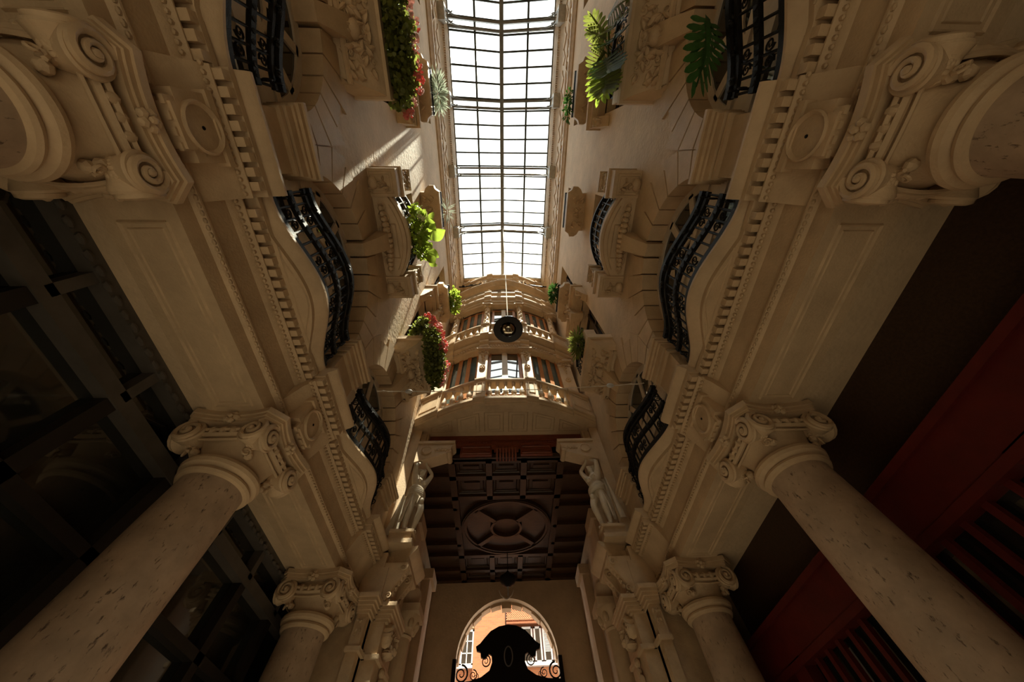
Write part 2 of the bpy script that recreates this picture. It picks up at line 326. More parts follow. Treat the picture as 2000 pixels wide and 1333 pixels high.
# outer shell of the building: keeps daylight out except through skylight, arch and windows
for sx, side, _ in SIDES:
    MB().box(6.0, 6.3, -12.2, 14.9, -1.6, 20.4).build('wall_outer_' + side, 'plaster', None, sx, kind='structure')
    MB().box(2.46, 6.3, -12.2, 7.6, 20.1, 20.4).build('ceiling_roof_' + side, 'plaster', None, sx, kind='structure')
    MB().box(3.2, 6.0, -12.0, 7.6, 4.02, 4.2).build('floor_upper_' + side, 'dark_wood', None, sx, kind='structure')
MB().box(-6.3, 6.3, -12.5, -12.0, -1.6, 20.4).build('wall_back', 'plaster', kind='structure')
MB().box(-6.3, 6.3, 7.3, 14.9, 20.1, 20.4).build('ceiling_roof_far', 'plaster', kind='structure')

# ------------------------------------------------------------------ skylight
EX, EZ, RZ = 2.44, 20.12, 20.75
sk = thing('skylight', 'long gabled glass skylight with black glazing bars over the passage', 'skylight', (0, 0, EZ))
def zr(x): return RZ - (RZ - EZ) * abs(x) / EX
MB().box(-.10, .10, -11.8, 6.4, RZ - .16, RZ + .04).build('ridge_beam', 'grey_metal', sk)
for x in (-1.24, 1.24): MB().box(x - .05, x + .05, -11.8, 6.4, zr(x) - .07, zr(x) + .01).build('purlin', 'skylight_metal', sk)
for x in (-EX, EX): MB().box(x - .05, x + .05, -11.8, 6.4, EZ - .10, EZ + .02).build('eaves_rail', 'grey_metal', sk)
TR = [.41 + 3.0 * k for k in (-4, -3, -2, -1, 0, 1)]; ys = []
for t in TR: ys += [t - .25, t + .25, t + .87, t + 1.49, t + 2.12]
ys.append(6.41); ys = sorted(y for y in ys if y <= 6.42)
barm, beamm = {}, {}
for d in (-1, 1):
    def slope(hw, z0, z1): return MB().hexa([(d * .08, -hw, RZ - .02 + z0), (d * EX, -hw, EZ - .02 + z0), (d * EX, hw, EZ - .02 + z0), (d * .08, hw, RZ - .02 + z0), (d * .08, -hw, RZ - .02 + z1), (d * EX, -hw, EZ - .02 + z1), (d * EX, hw, EZ - .02 + z1), (d * .08, hw, RZ - .02 + z1)])
    barm[d] = slope(.038, -.05, .02).mesh('glazing_bar', 'skylight_metal', (0, 0, EZ)); beamm[d] = slope(.05, -.22, -.04).mesh('rafter', 'grey_metal', (0, 0, EZ))
    for y in ys: link('glazing_bar', barm[d], sk, (0, y, 0))
    pm = {}
    for xa, xb in ((.1, 1.21), (1.27, EX - .04)):
        for y0, y1 in zip(ys[:-1], ys[1:]):
            key = (xa, round(y1 - y0, 2))
            if key not in pm:
                L = y1 - y0 - .05
                pm[key] = MB().hexa([(d * xa, 0, zr(xa) - .005), (d * xb, 0, zr(xb) - .005), (d * xb, L, zr(xb) - .005), (d * xa, L, zr(xa) - .005), (d * xa, 0, zr(xa) + .005), (d * xb, 0, zr(xb) + .005), (d * xb, L, zr(xb) + .005), (d * xa, L, zr(xa) + .005)]).mesh('pane', 'skylight_glass', (0, 0, EZ))
            link('pane', pm[key], sk, (0, y0 + .025, 0))
    for t in TR[1:]:
        for dy in (-.15, .15): link('rafter', beamm[d], sk, (0, t + dy, 0))
        br = MB().box(d * 2.40, d * 2.72, t - .28, t + .28, 18.75, 19.3); br.build('wall_bracket', 'white_iron', sk)
        lt = MB()
        for dy in (-.16, .16):
            arc = [(d * (2.42 - 1.15 * (1 - math.cos(a))), t + dy, 18.85 + 1.35 * math.sin(a)) for a in [PI / 2 * k / 8 for k in range(9)]]
            lt.tube(arc, .03, 5)
            for k in (2, 3, 4, 5): 
                p = Vector(arc[k]); q = Vector((p.x + d * .30, p.y, p.z + .16)); lt.tube([p, (p + q) / 2 + Vector((0, 0, .05)), q], .018, 4)
            lt.spiral((d * 2.30, t + dy, 19.35), X_, Z_, Y_, .16, 1.4, .2, 0, 0, 4, 1, 14)
        lt.build('lattice_brace', 'grey_metal', sk)
MB().add([(-2.7, 6.42, 20.0), (2.7, 6.42, 20.0), (2.7, 6.42, 20.35), (0, 6.42, RZ + .3), (-2.7, 6.42, 20.35), (-2.7, 6.6, 20.0), (2.7, 6.6, 20.0), (2.7, 6.6, 20.35), (0, 6.6, RZ + .3), (-2.7, 6.6, 20.35)], [(0, 1, 2, 3, 4), (9, 8, 7, 6, 5), (0, 5, 6, 1), (1, 6, 7, 2), (2, 7, 8, 3), (3, 8, 9, 4), (4, 9, 5, 0)]).build('wall_gable', 'plaster', kind='structure')
MB().box(-2.7, 2.7, -12.0, -11.8, 20.0, 21.2).build('wall_gable_back', 'plaster', kind='structure')
# ------------------------------------------------------------------ far wall with bowed bay
def yb(x):
    a = abs(x); return 6.03 - .01 * (1 - min(a / .65, 1)) + (.83 * ((a - .65) / 2.05) ** 1.4 if a > .65 else 0)
SEG = [(-2.74, -2.02, 1), (-2.02, -.97, 0), (-.97, -.62, 1), (-.62, .62, 0), (.62, .97, 1), (.97, 2.02, 0), (2.02, 2.74, 1)]
far = MB().rows([[(x, yb(x) + .72, z) for z in (7.5, 20.3)] + [(x, 7.95, 20.3), (x, 7.95, 7.5)] for x in [-2.76 + 5.52 * k / 30 for k in range(31)]]).build('wall_far', 'stone', kind='structure')
def sweep(pf, blk=.07, segs=SEG, dy=0.0, zf=None, mb=None):
    mb = mb or MB()
    for a, b_, k in segs:
        nn = 2 if k else 12
        mb.rows([[(x, yb(x) + dy + q - (blk if k else 0), z + (zf(x) if zf else 0)) for q, z in pf] for x in [a + (b_ - a) * i / nn for i in range(nn + 1)]])
    return mb
sof = MB().rows([[(x, yb(x) + .25, 7.49), (x, 7.42, 7.49), (x, 7.42, 7.66), (x, yb(x) + .25, 7.66)] for x in [-2.72 + 5.44 * k / 30 for k in range(31)]]).build('bay_soffit', 'plaster', far)
for a, b_ in ((-2.25, -1.62), (-1.45, -.80), (-.64, -.08), (.08, .64), (.80, 1.45), (1.62, 2.25)):
    p = MB()
    for q, r in ((0, .014), (.10, .010)):
        a2, b2 = a + q, b_ - q
        fa, fb = yb(a2) + .42 + q, yb(b2) + .42 + q
        pts = [(a2, min(fa, 7.18 - q), 7.485), (b2, min(fb, 7.18 - q), 7.485), (b2, 7.2 - q, 7.485), (a2, 7.2 - q, 7.485)]
        frame(p, pts, r)
    p.build('soffit_panel', 'stone_warm', sof)
sweep([(.14, 7.47), (.10, 7.50), (.10, 7.54), (.04, 7.58), (.04, 7.62), (.0, 7.64), (.0, 7.74), (.40, 7.74), (.40, 7.47)]).build('bay_plinth', 'stone', far)
BAL = MB().lathe([(.062, 0), (.075, .02), (.075, .05), (.05, .07), (.058, .10), (.082, .17), (.085, .22), (.07, .30), (.045, .40), (.040, .48), (.055, .54), (.055, .57), (.07, .59), (.07, .62)], n=10).mesh('baluster', 'stone')
def parapet(z0, h, dy, nb, rail=.14):
    p = sweep([(.05, z0 + h), (.0, z0 + h + .03), (-.02, z0 + h + .05), (-.03, z0 + h + .08), (-.03, z0 + h + rail - .02), (-.03, z0 + h + rail), (.28, z0 + h + rail), (.28, z0 + h)], dy=dy).build('balustrade', 'stone', far)
    for a, b_, k in SEG:
        if k:
            MB().rows([[(x, yb(x) + dy + q - .05, z) for q, z in ((0, z0), (0, z0 + h), (.28, z0 + h), (.28, z0))] for x in (a, (a + b_) / 2, b_)]).build('post', 'stone', p)
            f = MB(); e = .09; frame(f, [(x, yb(x) + dy - .055, z) for x, z in ((a + e, z0 + .1), (b_ - e, z0 + .1), (b_ - e, z0 + h - .1), (a + e, z0 + h - .1))], .014); f.build('post_panel', 'stone_warm', p)
        else:
            m_ = nb[1] if a > -.7 and b_ < .7 else nb[0]
            for i in range(m_):
                x = a + (b_ - a) * (i + .5) / m_; link('baluster', BAL, p, (x, yb(x) + dy + .07, z0), scale=(1, 1, h / .62))
    return p
parapet(7.74, .70, 0, (4, 5))
# storey 1: pilasters, windows, entablature
def bay_window(x0, x1, z0, z1, npane, gl, dy=.50):
    wn = link('bay_window', None, far); f = MB(); fr = .06
    def P(x, d, z): return (x, yb(x) + dy + d, z)
    for z_a, z_b in ((z0, z0 + fr), (z1 - fr, z1)): f.rows([[P(x, 0, z_a), P(x, 0, z_b), P(x, .1, z_b), P(x, .1, z_a)] for x in [x0 + (x1 - x0) * i / 8 for i in range(9)]])
    f.build('frame', 'orange_wood', wn)
    for i in range(npane + 1):
        x = x0 + (x1 - x0) * i / npane; e = .055 if i in (0, npane) else .075
        MB().hexa([P(x - e, -.03, z0), P(x + e, -.03, z0), P(x + e, .08, z0), P(x - e, .08, z0), P(x - e, -.03, z1), P(x + e, -.03, z1), P(x + e, .08, z1), P(x - e, .08, z1)]).build('mullion', 'orange_wood', wn)
        if npane == 2 and i == 1: MB().hexa([P(x - .10, -.05, z0), P(x + .10, -.05, z0), P(x + .10, -.03, z0), P(x - .10, -.03, z0), P(x - .10, -.05, z1), P(x + .10, -.05, z1), P(x + .10, -.03, z1), P(x - .10, -.03, z1)]).build('meeting_stile', 'white_paint', wn)
    for i in range(npane):
        a, b_ = x0 + (x1 - x0) * i / npane + .04, x0 + (x1 - x0) * (i + 1) / npane - .04
        MB().hexa([P(a, .03, z0), P(b_, .03, z0), P(b_, .045, z0), P(a, .045, z0), P(a, .03, z1), P(b_, .03, z1), P(b_, .045, z1), P(a, .045, z1)]).build('pane', gl, wn)
    return wn
bay_window(-.56, .56, 8.45, 11.05, 2, 'sky_glass'); bay_window(-2.02, -1.0, 8.45, 11.05, 3, 'curtain_glass'); bay_window(1.0, 2.02, 8.45, 11.05, 3, 'curtain_glass')
for x in (-2.30, -.79, .79, 2.30):
    hw = .17 if abs(x) < 1 else .23; y0 = yb(x) + .27
    pl = MB().box(x - hw, x + hw, y0, y0 + .5, 8.55, 10.95).build('pilaster', 'stone', far)
    cp = MB()
    for z0, z1, d in ((10.62, 10.66, .03), (10.66, 10.86, .01), (10.86, 10.92, .05), (10.92, 11.02, .09)): cp.box(x - hw - d, x + hw + d, y0 - d, y0 + .3, z0, z1)
    relief(cp, (x, y0 - .02, 10.74), X_, Z_, -Y_, hw * 1.9, .22, int(x * 10) + 50, 8, .045); cp.build('capital', 'stone', pl)
    dr = MB(); 
    for k in range(6): dr.ell((x + .03 * (k % 2 * 2 - 1) * (5 - k) / 5, y0 - .01, 10.58 - k * .085), .075 - .009 * k, .05, .05, 7, 4)
    dr.build('pendant_drop', 'stone_warm', pl)
    MB().lathe([(0, 0), (.10, 0), (.11, .03), (.09, .05), (.07, .03), (.03, .03), (.02, .06), (0, .06)], (x, y0, 9.72), 14, (X_, Z_, -Y_)).build('rosette', 'stone', pl)
e1 = sweep([(.50, 10.98), (.26, 10.98), (.24, 11.04), (.22, 11.06), (.22, 11.2), (.16, 11.24), (.12, 11.30), (.12, 11.36), (.22, 11.40), (.22, 11.44), (.08, 11.54), (.0, 11.66), (-.03, 11.70), (-.03, 11.80), (.5, 11.80)]).build('bay_entablature', 'stone', far)
lf = MB(); x = -2.0
while x < 2.0: lf.ell((x, yb(x) + .215, 11.13), .06, .035, .05, 6, 4); x += .105
lf.build('leaf_frieze', 'stone_warm', e1, kind='stuff')
parapet(11.80, .68, 0, (4, 5))
bay_window(-.50, .50, 12.6, 15.2, 2, 'sky_glass'); bay_window(-2.02, -1.0, 12.6, 15.2, 3, 'curtain_glass'); bay_window(1.0, 2.02, 12.6, 15.2, 3, 'curtain_glass')
for x in (-2.30, -.78, .78, 2.30):
    y0 = yb(x) + .36
    c = MB().lathe([(.20, 12.6), (.20, 12.75), (.17, 12.8), (.18, 12.86), (.155, 12.9), (.135, 14.95), (.15, 14.98), (.13, 15.0), (.15, 15.2), (.2, 15.32)], (x, y0, 0), 16).build('bay_column', 'stone', far)
    k = MB().box(x - .24, x + .24, y0 - .24, y0 + .24, 15.30, 15.42); relief(k, (x, y0 - .16, 15.14), X_, Z_, -Y_, .36, .26, 9, 8, .05); k.build('capital', 'stone', c)
    rl = MB(); 
    for q in range(9): rl.spiral((x + .04 * (q % 2 * 2 - 1), y0 - .145, 13.1 + q * .2), X_, Z_, -Y_, .07, 1.3, .3, q, 0, 4, 1, 10)
    rl.build('shaft_carving', 'stone_warm', c)
e2 = sweep([(.5, 15.38), (.22, 15.38), (.20, 15.5), (.14, 15.54), (.14, 15.7), (.05, 15.78), (.02, 15.9), (.02, 16.0), (.12, 16.05), (.12, 16.3), (.04, 16.36), (.0, 16.44), (0, 16.54), (.5, 16.54)]).build('bay_entablature', 'stone', far)
lf = MB(); x = -2.5
while x < 2.5: lf.ell((x, yb(x) + .11, 16.18), .06, .04, .07, 6, 4); x += .11
lf.build('leaf_frieze', 'stone_warm', e2, kind='stuff')
bay_window(-.55, .55, 16.6, 18.3, 2, 'window_glass', .55); bay_window(-2.1, -.9, 16.6, 17.9, 3, 'window_glass', .55); bay_window(.9, 2.1, 16.6, 17.9, 3, 'window_glass', .55)
for x in (-2.45, -.75, .75, 2.45):
    u = MB().lathe([(.10, 16.54), (.10, 16.6), (.05, 16.64), (.12, 16.78), (.13, 16.86), (.06, 16.95), (.03, 17.02), (.045, 17.06), (0, 17.1)], (x, yb(x) + .1, 0), 10).build('urn', 'stone', far)
rl = MB()
for z in (16.85, 17.05): rl.tube([(x, yb(x) + .08, z) for x in [-2.5 + .25 * i for i in range(21)]], .015, 4)
rl.build('thin_rail', 'grey_metal', far)
def arch3(x): 
    a = abs(x); return .42 * math.cos(PI * min(a, .75) / 1.5) ** 1.0 if a < .75 else 0
s3 = [(-2.74 + 5.48 * i / 24, -2.74 + 5.48 * (i + 1) / 24, 0) for i in range(24)]
e3 = MB().rows([[(x, yb(x) + q, z + arch3(x)) for q, z in [(.5, 17.95), (.2, 17.95), (.16, 18.02), (.02, 18.1), (-.03, 18.18), (-.03, 18.25), (.12, 18.32), (.12, 18.5), (.5, 18.5)]] for x in [-2.74 + 5.48 * i / 48 for i in range(49)]]).build('arched_eave', 'stone', far)
w3 = MB()
sweep([(.45, 18.3), (.30, 18.3), (.30, 19.25), (.18, 19.35), (.16, 19.45), (.02, 19.55), (.0, 19.62), (.0, 19.72), (.6, 19.72)], .08, mb=w3); relief(w3, (0, yb(0) + .28, 18.95), X_, Z_, -Y_, 3.2, .5, 31, 26, .06)
w3.build('attic', 'stone', far)
bd = MB()
for i in range(60):
    x = -2.5 + i * .085; bd.box(x - .02, x + .02, yb(x) + .16, yb(x) + .28, 19.25, 19.34)
bd.build('bead_row', 'stone_warm', far, kind='stuff')
MB().box(-2.74, 2.74, 6.6, 7.4, 19.7, 20.15).build('parapet_top', 'stone', far)
fr = MB()
for d in (-1, 1):   # iron fans in the corners under the skylight
    arc = [(d * (2.55 - 1.7 * math.sin(a) ** 1.2), 6.35, 18.3 + 1.7 * (1 - math.cos(a))) for a in [PI / 2 * k / 10 for k in range(11)]]; fr.tube(arc, .035, 5)
    for k in range(2, 9, 2): fr.spiral((arc[k][0] + d * .18, 6.35, arc[k][2] - .02), X_, Z_, Y_, .15, 1.3, .2, k, 0, 4, d, 12)
fr.build('iron_fan', 'iron', far)

# lower part of the far wall: pilasters, timber lintel, coffered vestibule
for sx, side, _ in SIDES:
    p = MB().box(2.30, 2.76, 7.22, 7.95, 4.05, 7.5); p.box(2.36, 2.70, 7.18, 7.3, 4.3, 7.4); p.box(2.50, 2.76, 7.08, 7.3, 4.05, 7.5)
    p.build('wall_jamb_' + side, 'stone', None, sx, kind='structure')
    MB().box(2.8, 3.1, 7.95, 14.4, -1.6, 6.8).build('wall_vestibule_' + side, 'plaster', None, sx, kind='structure')
    pp = MB().box(2.55, 2.82, 9.2, 9.9, -1.6, 6.2); pp.box(2.45, 2.82, 9.1, 10.0, 5.9, 6.2); pp.box(2.55, 2.82, 12.2, 12.9, -1.6, 6.2); pp.box(2.45, 2.82, 12.1, 13.0, 5.9, 6.2)
    pp.build('wall_vestibule_pier_' + side, 'plaster', None, sx, kind='structure')
lin = link('lintel', None, None, (0, 7.4, 7.15), kind='structure')
b_ = MB().box(-2.5, 2.5, 7.36, 7.6, 7.30, 7.49); b_.box(-2.5, 2.5, 7.40, 7.6, 7.17, 7.30); b_.box(-2.62, -2.42, 7.30, 7.6, 7.20, 7.5); b_.box(2.42, 2.62, 7.30, 7.6, 7.20, 7.5); b_.build('beam', 'red_wood', lin)
bd = MB()
for i in range(70): bd.ell((-2.38 + i * .069, 7.385, 7.24), .022, .02, .03, 6, 4)
bd.build('bead_row', 'red_wood', lin, kind='stuff')
for a, b2 in ((-1.35, -.42), (.42, 1.35)):
    q = MB().box(a, b2, 7.46, 7.6, 6.82, 7.17); frame(q, [(a + .05, 7.46, 6.88), (b2 - .05, 7.46, 6.88), (b2 - .05, 7.46, 7.12), (a + .05, 7.46, 7.12)], .018); q.box(a + .06, b2 - .06, 7.445, 7.47, 6.97, 7.02); q.build('panel', 'red_wood', lin)
q = MB().box(-2.4, 2.4, 7.55, 7.7, 6.8, 7.3); q.build('backboard', 'dark_wood', lin)
br = MB().box(-.36, .36, 7.40, 7.6, 6.98, 7.17); br.box(-.44, .44, 7.36, 7.6, 7.10, 7.2)
for k in range(7): br.rows([[(x, y, z) for y, z in ((7.40, 7.12), (7.36, 7.0), (7.42, 6.85), (7.5, 6.74), (7.62, 6.72), (7.62, 7.12))] for x in (-.30 + k * .09, -.24 + k * .09)])
br.build('fluted_bracket', 'red_wood', lin)
CZ = 6.8
ce = MB().box(-3.1, 3.1, 7.55, 14.5, CZ + .14, CZ + .4).build('ceiling', 'coffer_wood', kind='structure')
def cbeam(x0, x1, y0, y1, nm='beam', d=.14):
    MB().box(x0, x1, y0, y1, CZ, CZ + .15).build(nm, 'coffer_wood', ce)
for x in (-1.62, 1.62): cbeam(x - .10, x + .10, 7.6, 14.4)
for x in (-.52, .52): cbeam(x - .09, x + .09, 7.6, 9.45); cbeam(x - .09, x + .09, 12.6, 14.4)
for y in (7.70, 8.42, 9.35, 12.62, 13.6, 14.3): cbeam(-2.8, 2.8, y - .09, y + .09)
for x in (-2.2, 2.2):
    for y in (9.9, 10.9, 11.9): cbeam(x - .6, x + .6, y - .07, y + .07)
def coffer(x0, x1, y0, y1):
    p = MB()
    for q, r in ((0, .03), (.09, .018)): frame(p, [(x0 + q, y0 + q, CZ + .12), (x1 - q, y0 + q, CZ + .12), (x1 - q, y1 - q, CZ + .12), (x0 + q, y1 - q, CZ + .12)], r)
    p.box(x0 + .2, x1 - .2, y0 + .2, y1 - .2, CZ + .09, CZ + .15); p.build('coffer', 'coffer_wood', ce)
for y0, y1 in ((7.80, 8.32), (8.53, 9.25), (12.72, 13.5), (13.7, 14.2)):
    for x0, x1 in ((-1.5, -.62), (-.42, .42), (.62, 1.5)): coffer(x0, x1, y0, y1)
yc0 = 10.98
rg = MB()
for r0, r1, d in ((1.34, 1.52, 0), (1.42, 1.48, -.03)): rg.rows([[(r * math.cos(a), yc0 + r * math.sin(a), z) for r, z in ((r0, CZ + d), (r1, CZ + d), (r1, CZ + .15), (r0, CZ + .15))] for a in [2 * PI * k / 48 for k in range(49)]], caps=False)
rg.build('ring_moulding', 'coffer_wood', ce)
rg = MB().rows([[(r * math.cos(a), yc0 + r * math.sin(a), z) for r, z in ((.46, CZ), (.54, CZ), (.54, CZ + .15), (.46, CZ + .15))] for a in [2 * PI * k / 32 for k in range(33)]], caps=False); rg.build('ring_moulding', 'coffer_wood', ce)
for a in (45, 135, 225, 315):
    a = math.radians(a); t = Vector((math.cos(a), math.sin(a), 0)); nn = Vector((-t.y, t.x, 0)) * .08; o = Vector((0, yc0, CZ)); p0, p1 = o + t * .5, o + t * 1.4; u = Z_ * .15
    MB().hexa([p0 - nn, p1 - nn, p1 + nn, p0 + nn, p0 - nn + u, p1 - nn + u, p1 + nn + u, p0 + nn + u]).build('spoke', 'coffer_wood', ce)
dm = MB().rows([[(r * math.cos(a), yc0 + r * math.sin(a), z) for a in [2 * PI * k / 32 for k in range(32)]] for r, z in ((1.34, CZ + .12), (1.1, CZ + .138), (.5, CZ + .139))], caps=False); dm.build('dish', 'coffer_wood', ce)
# street wall with the entrance arch
YE, AR, AZ = 14.4, 1.70, 4.55
aw = MB(); aw.box(-3.1, -AR, YE, YE + .5, -1.6, 7.2); aw.box(AR, 3.1, YE, YE + .5, -1.6, 7.2)
for k in range(24):
    a, b2 = PI * k / 24, PI * (k + 1) / 24; xa, za, xb, zb = AR * math.cos(a), AZ + AR * math.sin(a), AR * math.cos(b2), AZ + AR * math.sin(b2)
    aw.hexa([(xb, YE, zb), (xa, YE, za), (xa, YE + .5, za), (xb, YE + .5, zb), (xb, YE, 7.2), (xa, YE, 7.2), (xa, YE + .5, 7.2), (xb, YE + .5, 7.2)])
aw = aw.build('wall_street', 'plaster', kind='structure')
for k in range(13):
    a, b2 = PI * k / 13 + .008, PI * (k + 1) / 13 - .008; am = (a + b2) / 2; ri = AR - (.20 if k == 6 else .09 if k % 2 else .05)
    MB().prism([(ri * math.cos(t), ri * math.sin(t)) for t in (a, am, b2)] + [((AR + .02) * math.cos(t), (AR + .02) * math.sin(t)) for t in (b2, am, a)], lambda p, q, t: (p, t, AZ + q), YE + .28, YE + .62).build('voussoir', 'stone', aw)
orn = MB()
for d in (-1, 1): orn.tube([(d * .28, YE - .10, AZ + AR + .22), (d * .2, YE - .13, AZ + AR + .05), (d * .08, YE - .15, AZ + AR - .06), (0, YE - .15, AZ + AR - .10)], [.02, .03, .035, .03], 6)
orn.build('keystone_tip', 'statue_stone', aw)
MB().box(-6.3, 6.3, YE, YE + .5, 7.2, 20.4).build('wall_street_upper', 'stone', kind='structure')
for sx, side, _ in SIDES: MB().box(3.1, 6.3, YE, YE + .5, -1.6, 7.2).build('wall_street_' + side, 'stone', None, sx, kind='structure')
# ------------------------------------------------------------------ columns
def vol_mesh(hand):
    mb = MB(); U, V, N = X_, Z_, Y_     # drum axis along +Y (outward)
    mb.lathe([(0, -.20), (.10, -.20), (.125, -.08), (.148, -.02), (.140, .0), (.0, .0)], (0, 0, 0), 28, (X_, Z_, Y_))
    mb.spiral((0, .005, 0), U, V, N, .140, 1.9, .24, PI / 2, .03, 6, hand, 30); mb.ell((0, .03, 0), .034, .035, .034, 8, 5)
    for k in range(5): mb.ell((hand * -.02, -.17 + k * .03, -.105), .03, .02, .02, 6, 4)
    return mb.mesh('volute', 'stone')
VOL = {h: vol_mesh(h) for h in (1, -1)}
def aba(c, hs, ch, z0, z1, dip):
    pts = []
    for q in range(4):
        a = q * PI / 2; ca, sa = math.cos(a), math.sin(a)
        for t in range(-6, 7):
            tt = t / 6; x = hs - dip * (1 - tt * tt); y = ch * tt; pts.append((c[0] + x * ca - y * sa, c[1] + x * sa + y * ca))
    return MB().prism(pts, lambda p, q, t: (p, q, t), z0, z1)
def column(x, y, label):
    c = thing('column', label, 'column', (x, y, -1.6), 'columns of the arcade')
    bs = MB().box(x - .48, x + .48, y - .48, y + .48, -1.6, -1.2); bs.lathe([(.46, -1.2), (.47, -1.12), (.40, -1.06), (.36, -1.0), (.40, -.94), (.36, -.88), (.32, -.85), (0, -.85)], (x, y, 0), 28); bs.build('base', 'stone', c)
    MB().lathe([(.33, -.88), (.335, 0), (.33, 1.0), (.315, 2.0), (.305, 2.36), (.32, 2.40), (0, 2.40)], (x, y, 0), 64).build('shaft', 'travertine', c)
    MB().lathe([(.31, 2.37), (.345, 2.38), (.36, 2.405), (.352, 2.43), (.335, 2.44), (.345, 2.45), (.385, 2.47), (.398, 2.505), (.388, 2.54), (.35, 2.56), (.3, 2.57)], (x, y, 0), 64).build('necking', 'stone', c)
    cp = MB().lathe([(.30, 2.55), (.325, 2.58), (.34, 2.66), (.37, 2.74), (.40, 2.78), (.42, 2.83), (.42, 2.92), (.30, 2.95)], (x, y, 0), 48)
    for q in range(4):      # sagging echinus between the volutes, carved
        a = q * PI / 2; n_ = Vector((math.cos(a), math.sin(a), 0)); t_ = Vector((-n_.y, n_.x, 0)); o = Vector((x, y, 0))
        for zz, rr, dd in ((2.80, .030, .44), (2.85, .024, .46), (2.745, .016, .42)):
            cp.tube([o + n_ * (dd - .03 * (k / 4) ** 2) + t_ * (.27 * k / 4) + Z_ * (zz - .035 * (1 - (k / 4) ** 2)) for k in range(-4, 5)], rr, 5)
        for k in (-1, 0, 1): cp.ell(o + n_ * .445 + t_ * (.11 * k) + Z_ * 2.815, .045, .045, .05, 7, 5)
    cap = cp.build('capital', 'stone', c)
    ab = aba((x, y), .53, .40, 2.92, 2.95, .06); ab2 = aba((x, y), .55, .40, 2.95, 2.99, .06); ab3 = aba((x, y), .575, .41, 2.99, 3.055, .06); ab.add(ab2.v, ab2.f); ab.add(ab3.v, ab3.f)
    ab.build('abacus', 'stone', cap)
    for q in range(4):
        a = q * PI / 2; n_ = Vector((math.cos(a), math.sin(a), 0)); t_ = Vector((-n_.y, n_.x, 0))
        for e in (-1, 1):
            p = n_ * .475 + t_ * (.335 * e) + Z_ * (2.79 + 1.6); link('volute', VOL[e], cap, p, (0, 0, a - PI / 2))
        fl = MB(); o = Vector((x, y, 2.97)) + n_ * .50
        for k in range(5): fl.ell(o + (t_ * math.cos(k * 1.257) + Z_ * math.sin(k * 1.257)) * .05, .04, .04, .035, 6, 4)
        fl.ell(o + n_ * .03, .03, .03, .03, 6, 4); fl.build('flower', 'stone', cap)
        d = (n_ + t_).normalized(); lf = MB(); o = Vector((x, y, 0)) + d * .44
        for k in range(3): lf.ell(o + Z_ * (2.74 - .05 * k) - d * (.03 * k) + (t_ - n_) * (.03 * (k - 1)), .05, .05, .045, 7, 5)
        lf.spiral(o + Z_ * 2.62, (t_ - n_).normalized(), Z_, d, .055, 1.3, .3, 0, .02, 5, 1, 12); lf.build('husk', 'stone', cap)
    return c
for sx, side, wl in SIDES:
    shop = 'dark glazed shopfront' if sx < 0 else 'red shopfront'
    for y, wh in ((-.25, 'standing farthest from the carved statues'), (3.07, 'in the middle of the arcade row'), (6.40, 'beside the statue pier')):
        column(sx * 3.19, y, 'travertine column %s, before the %s' % (wh, shop))

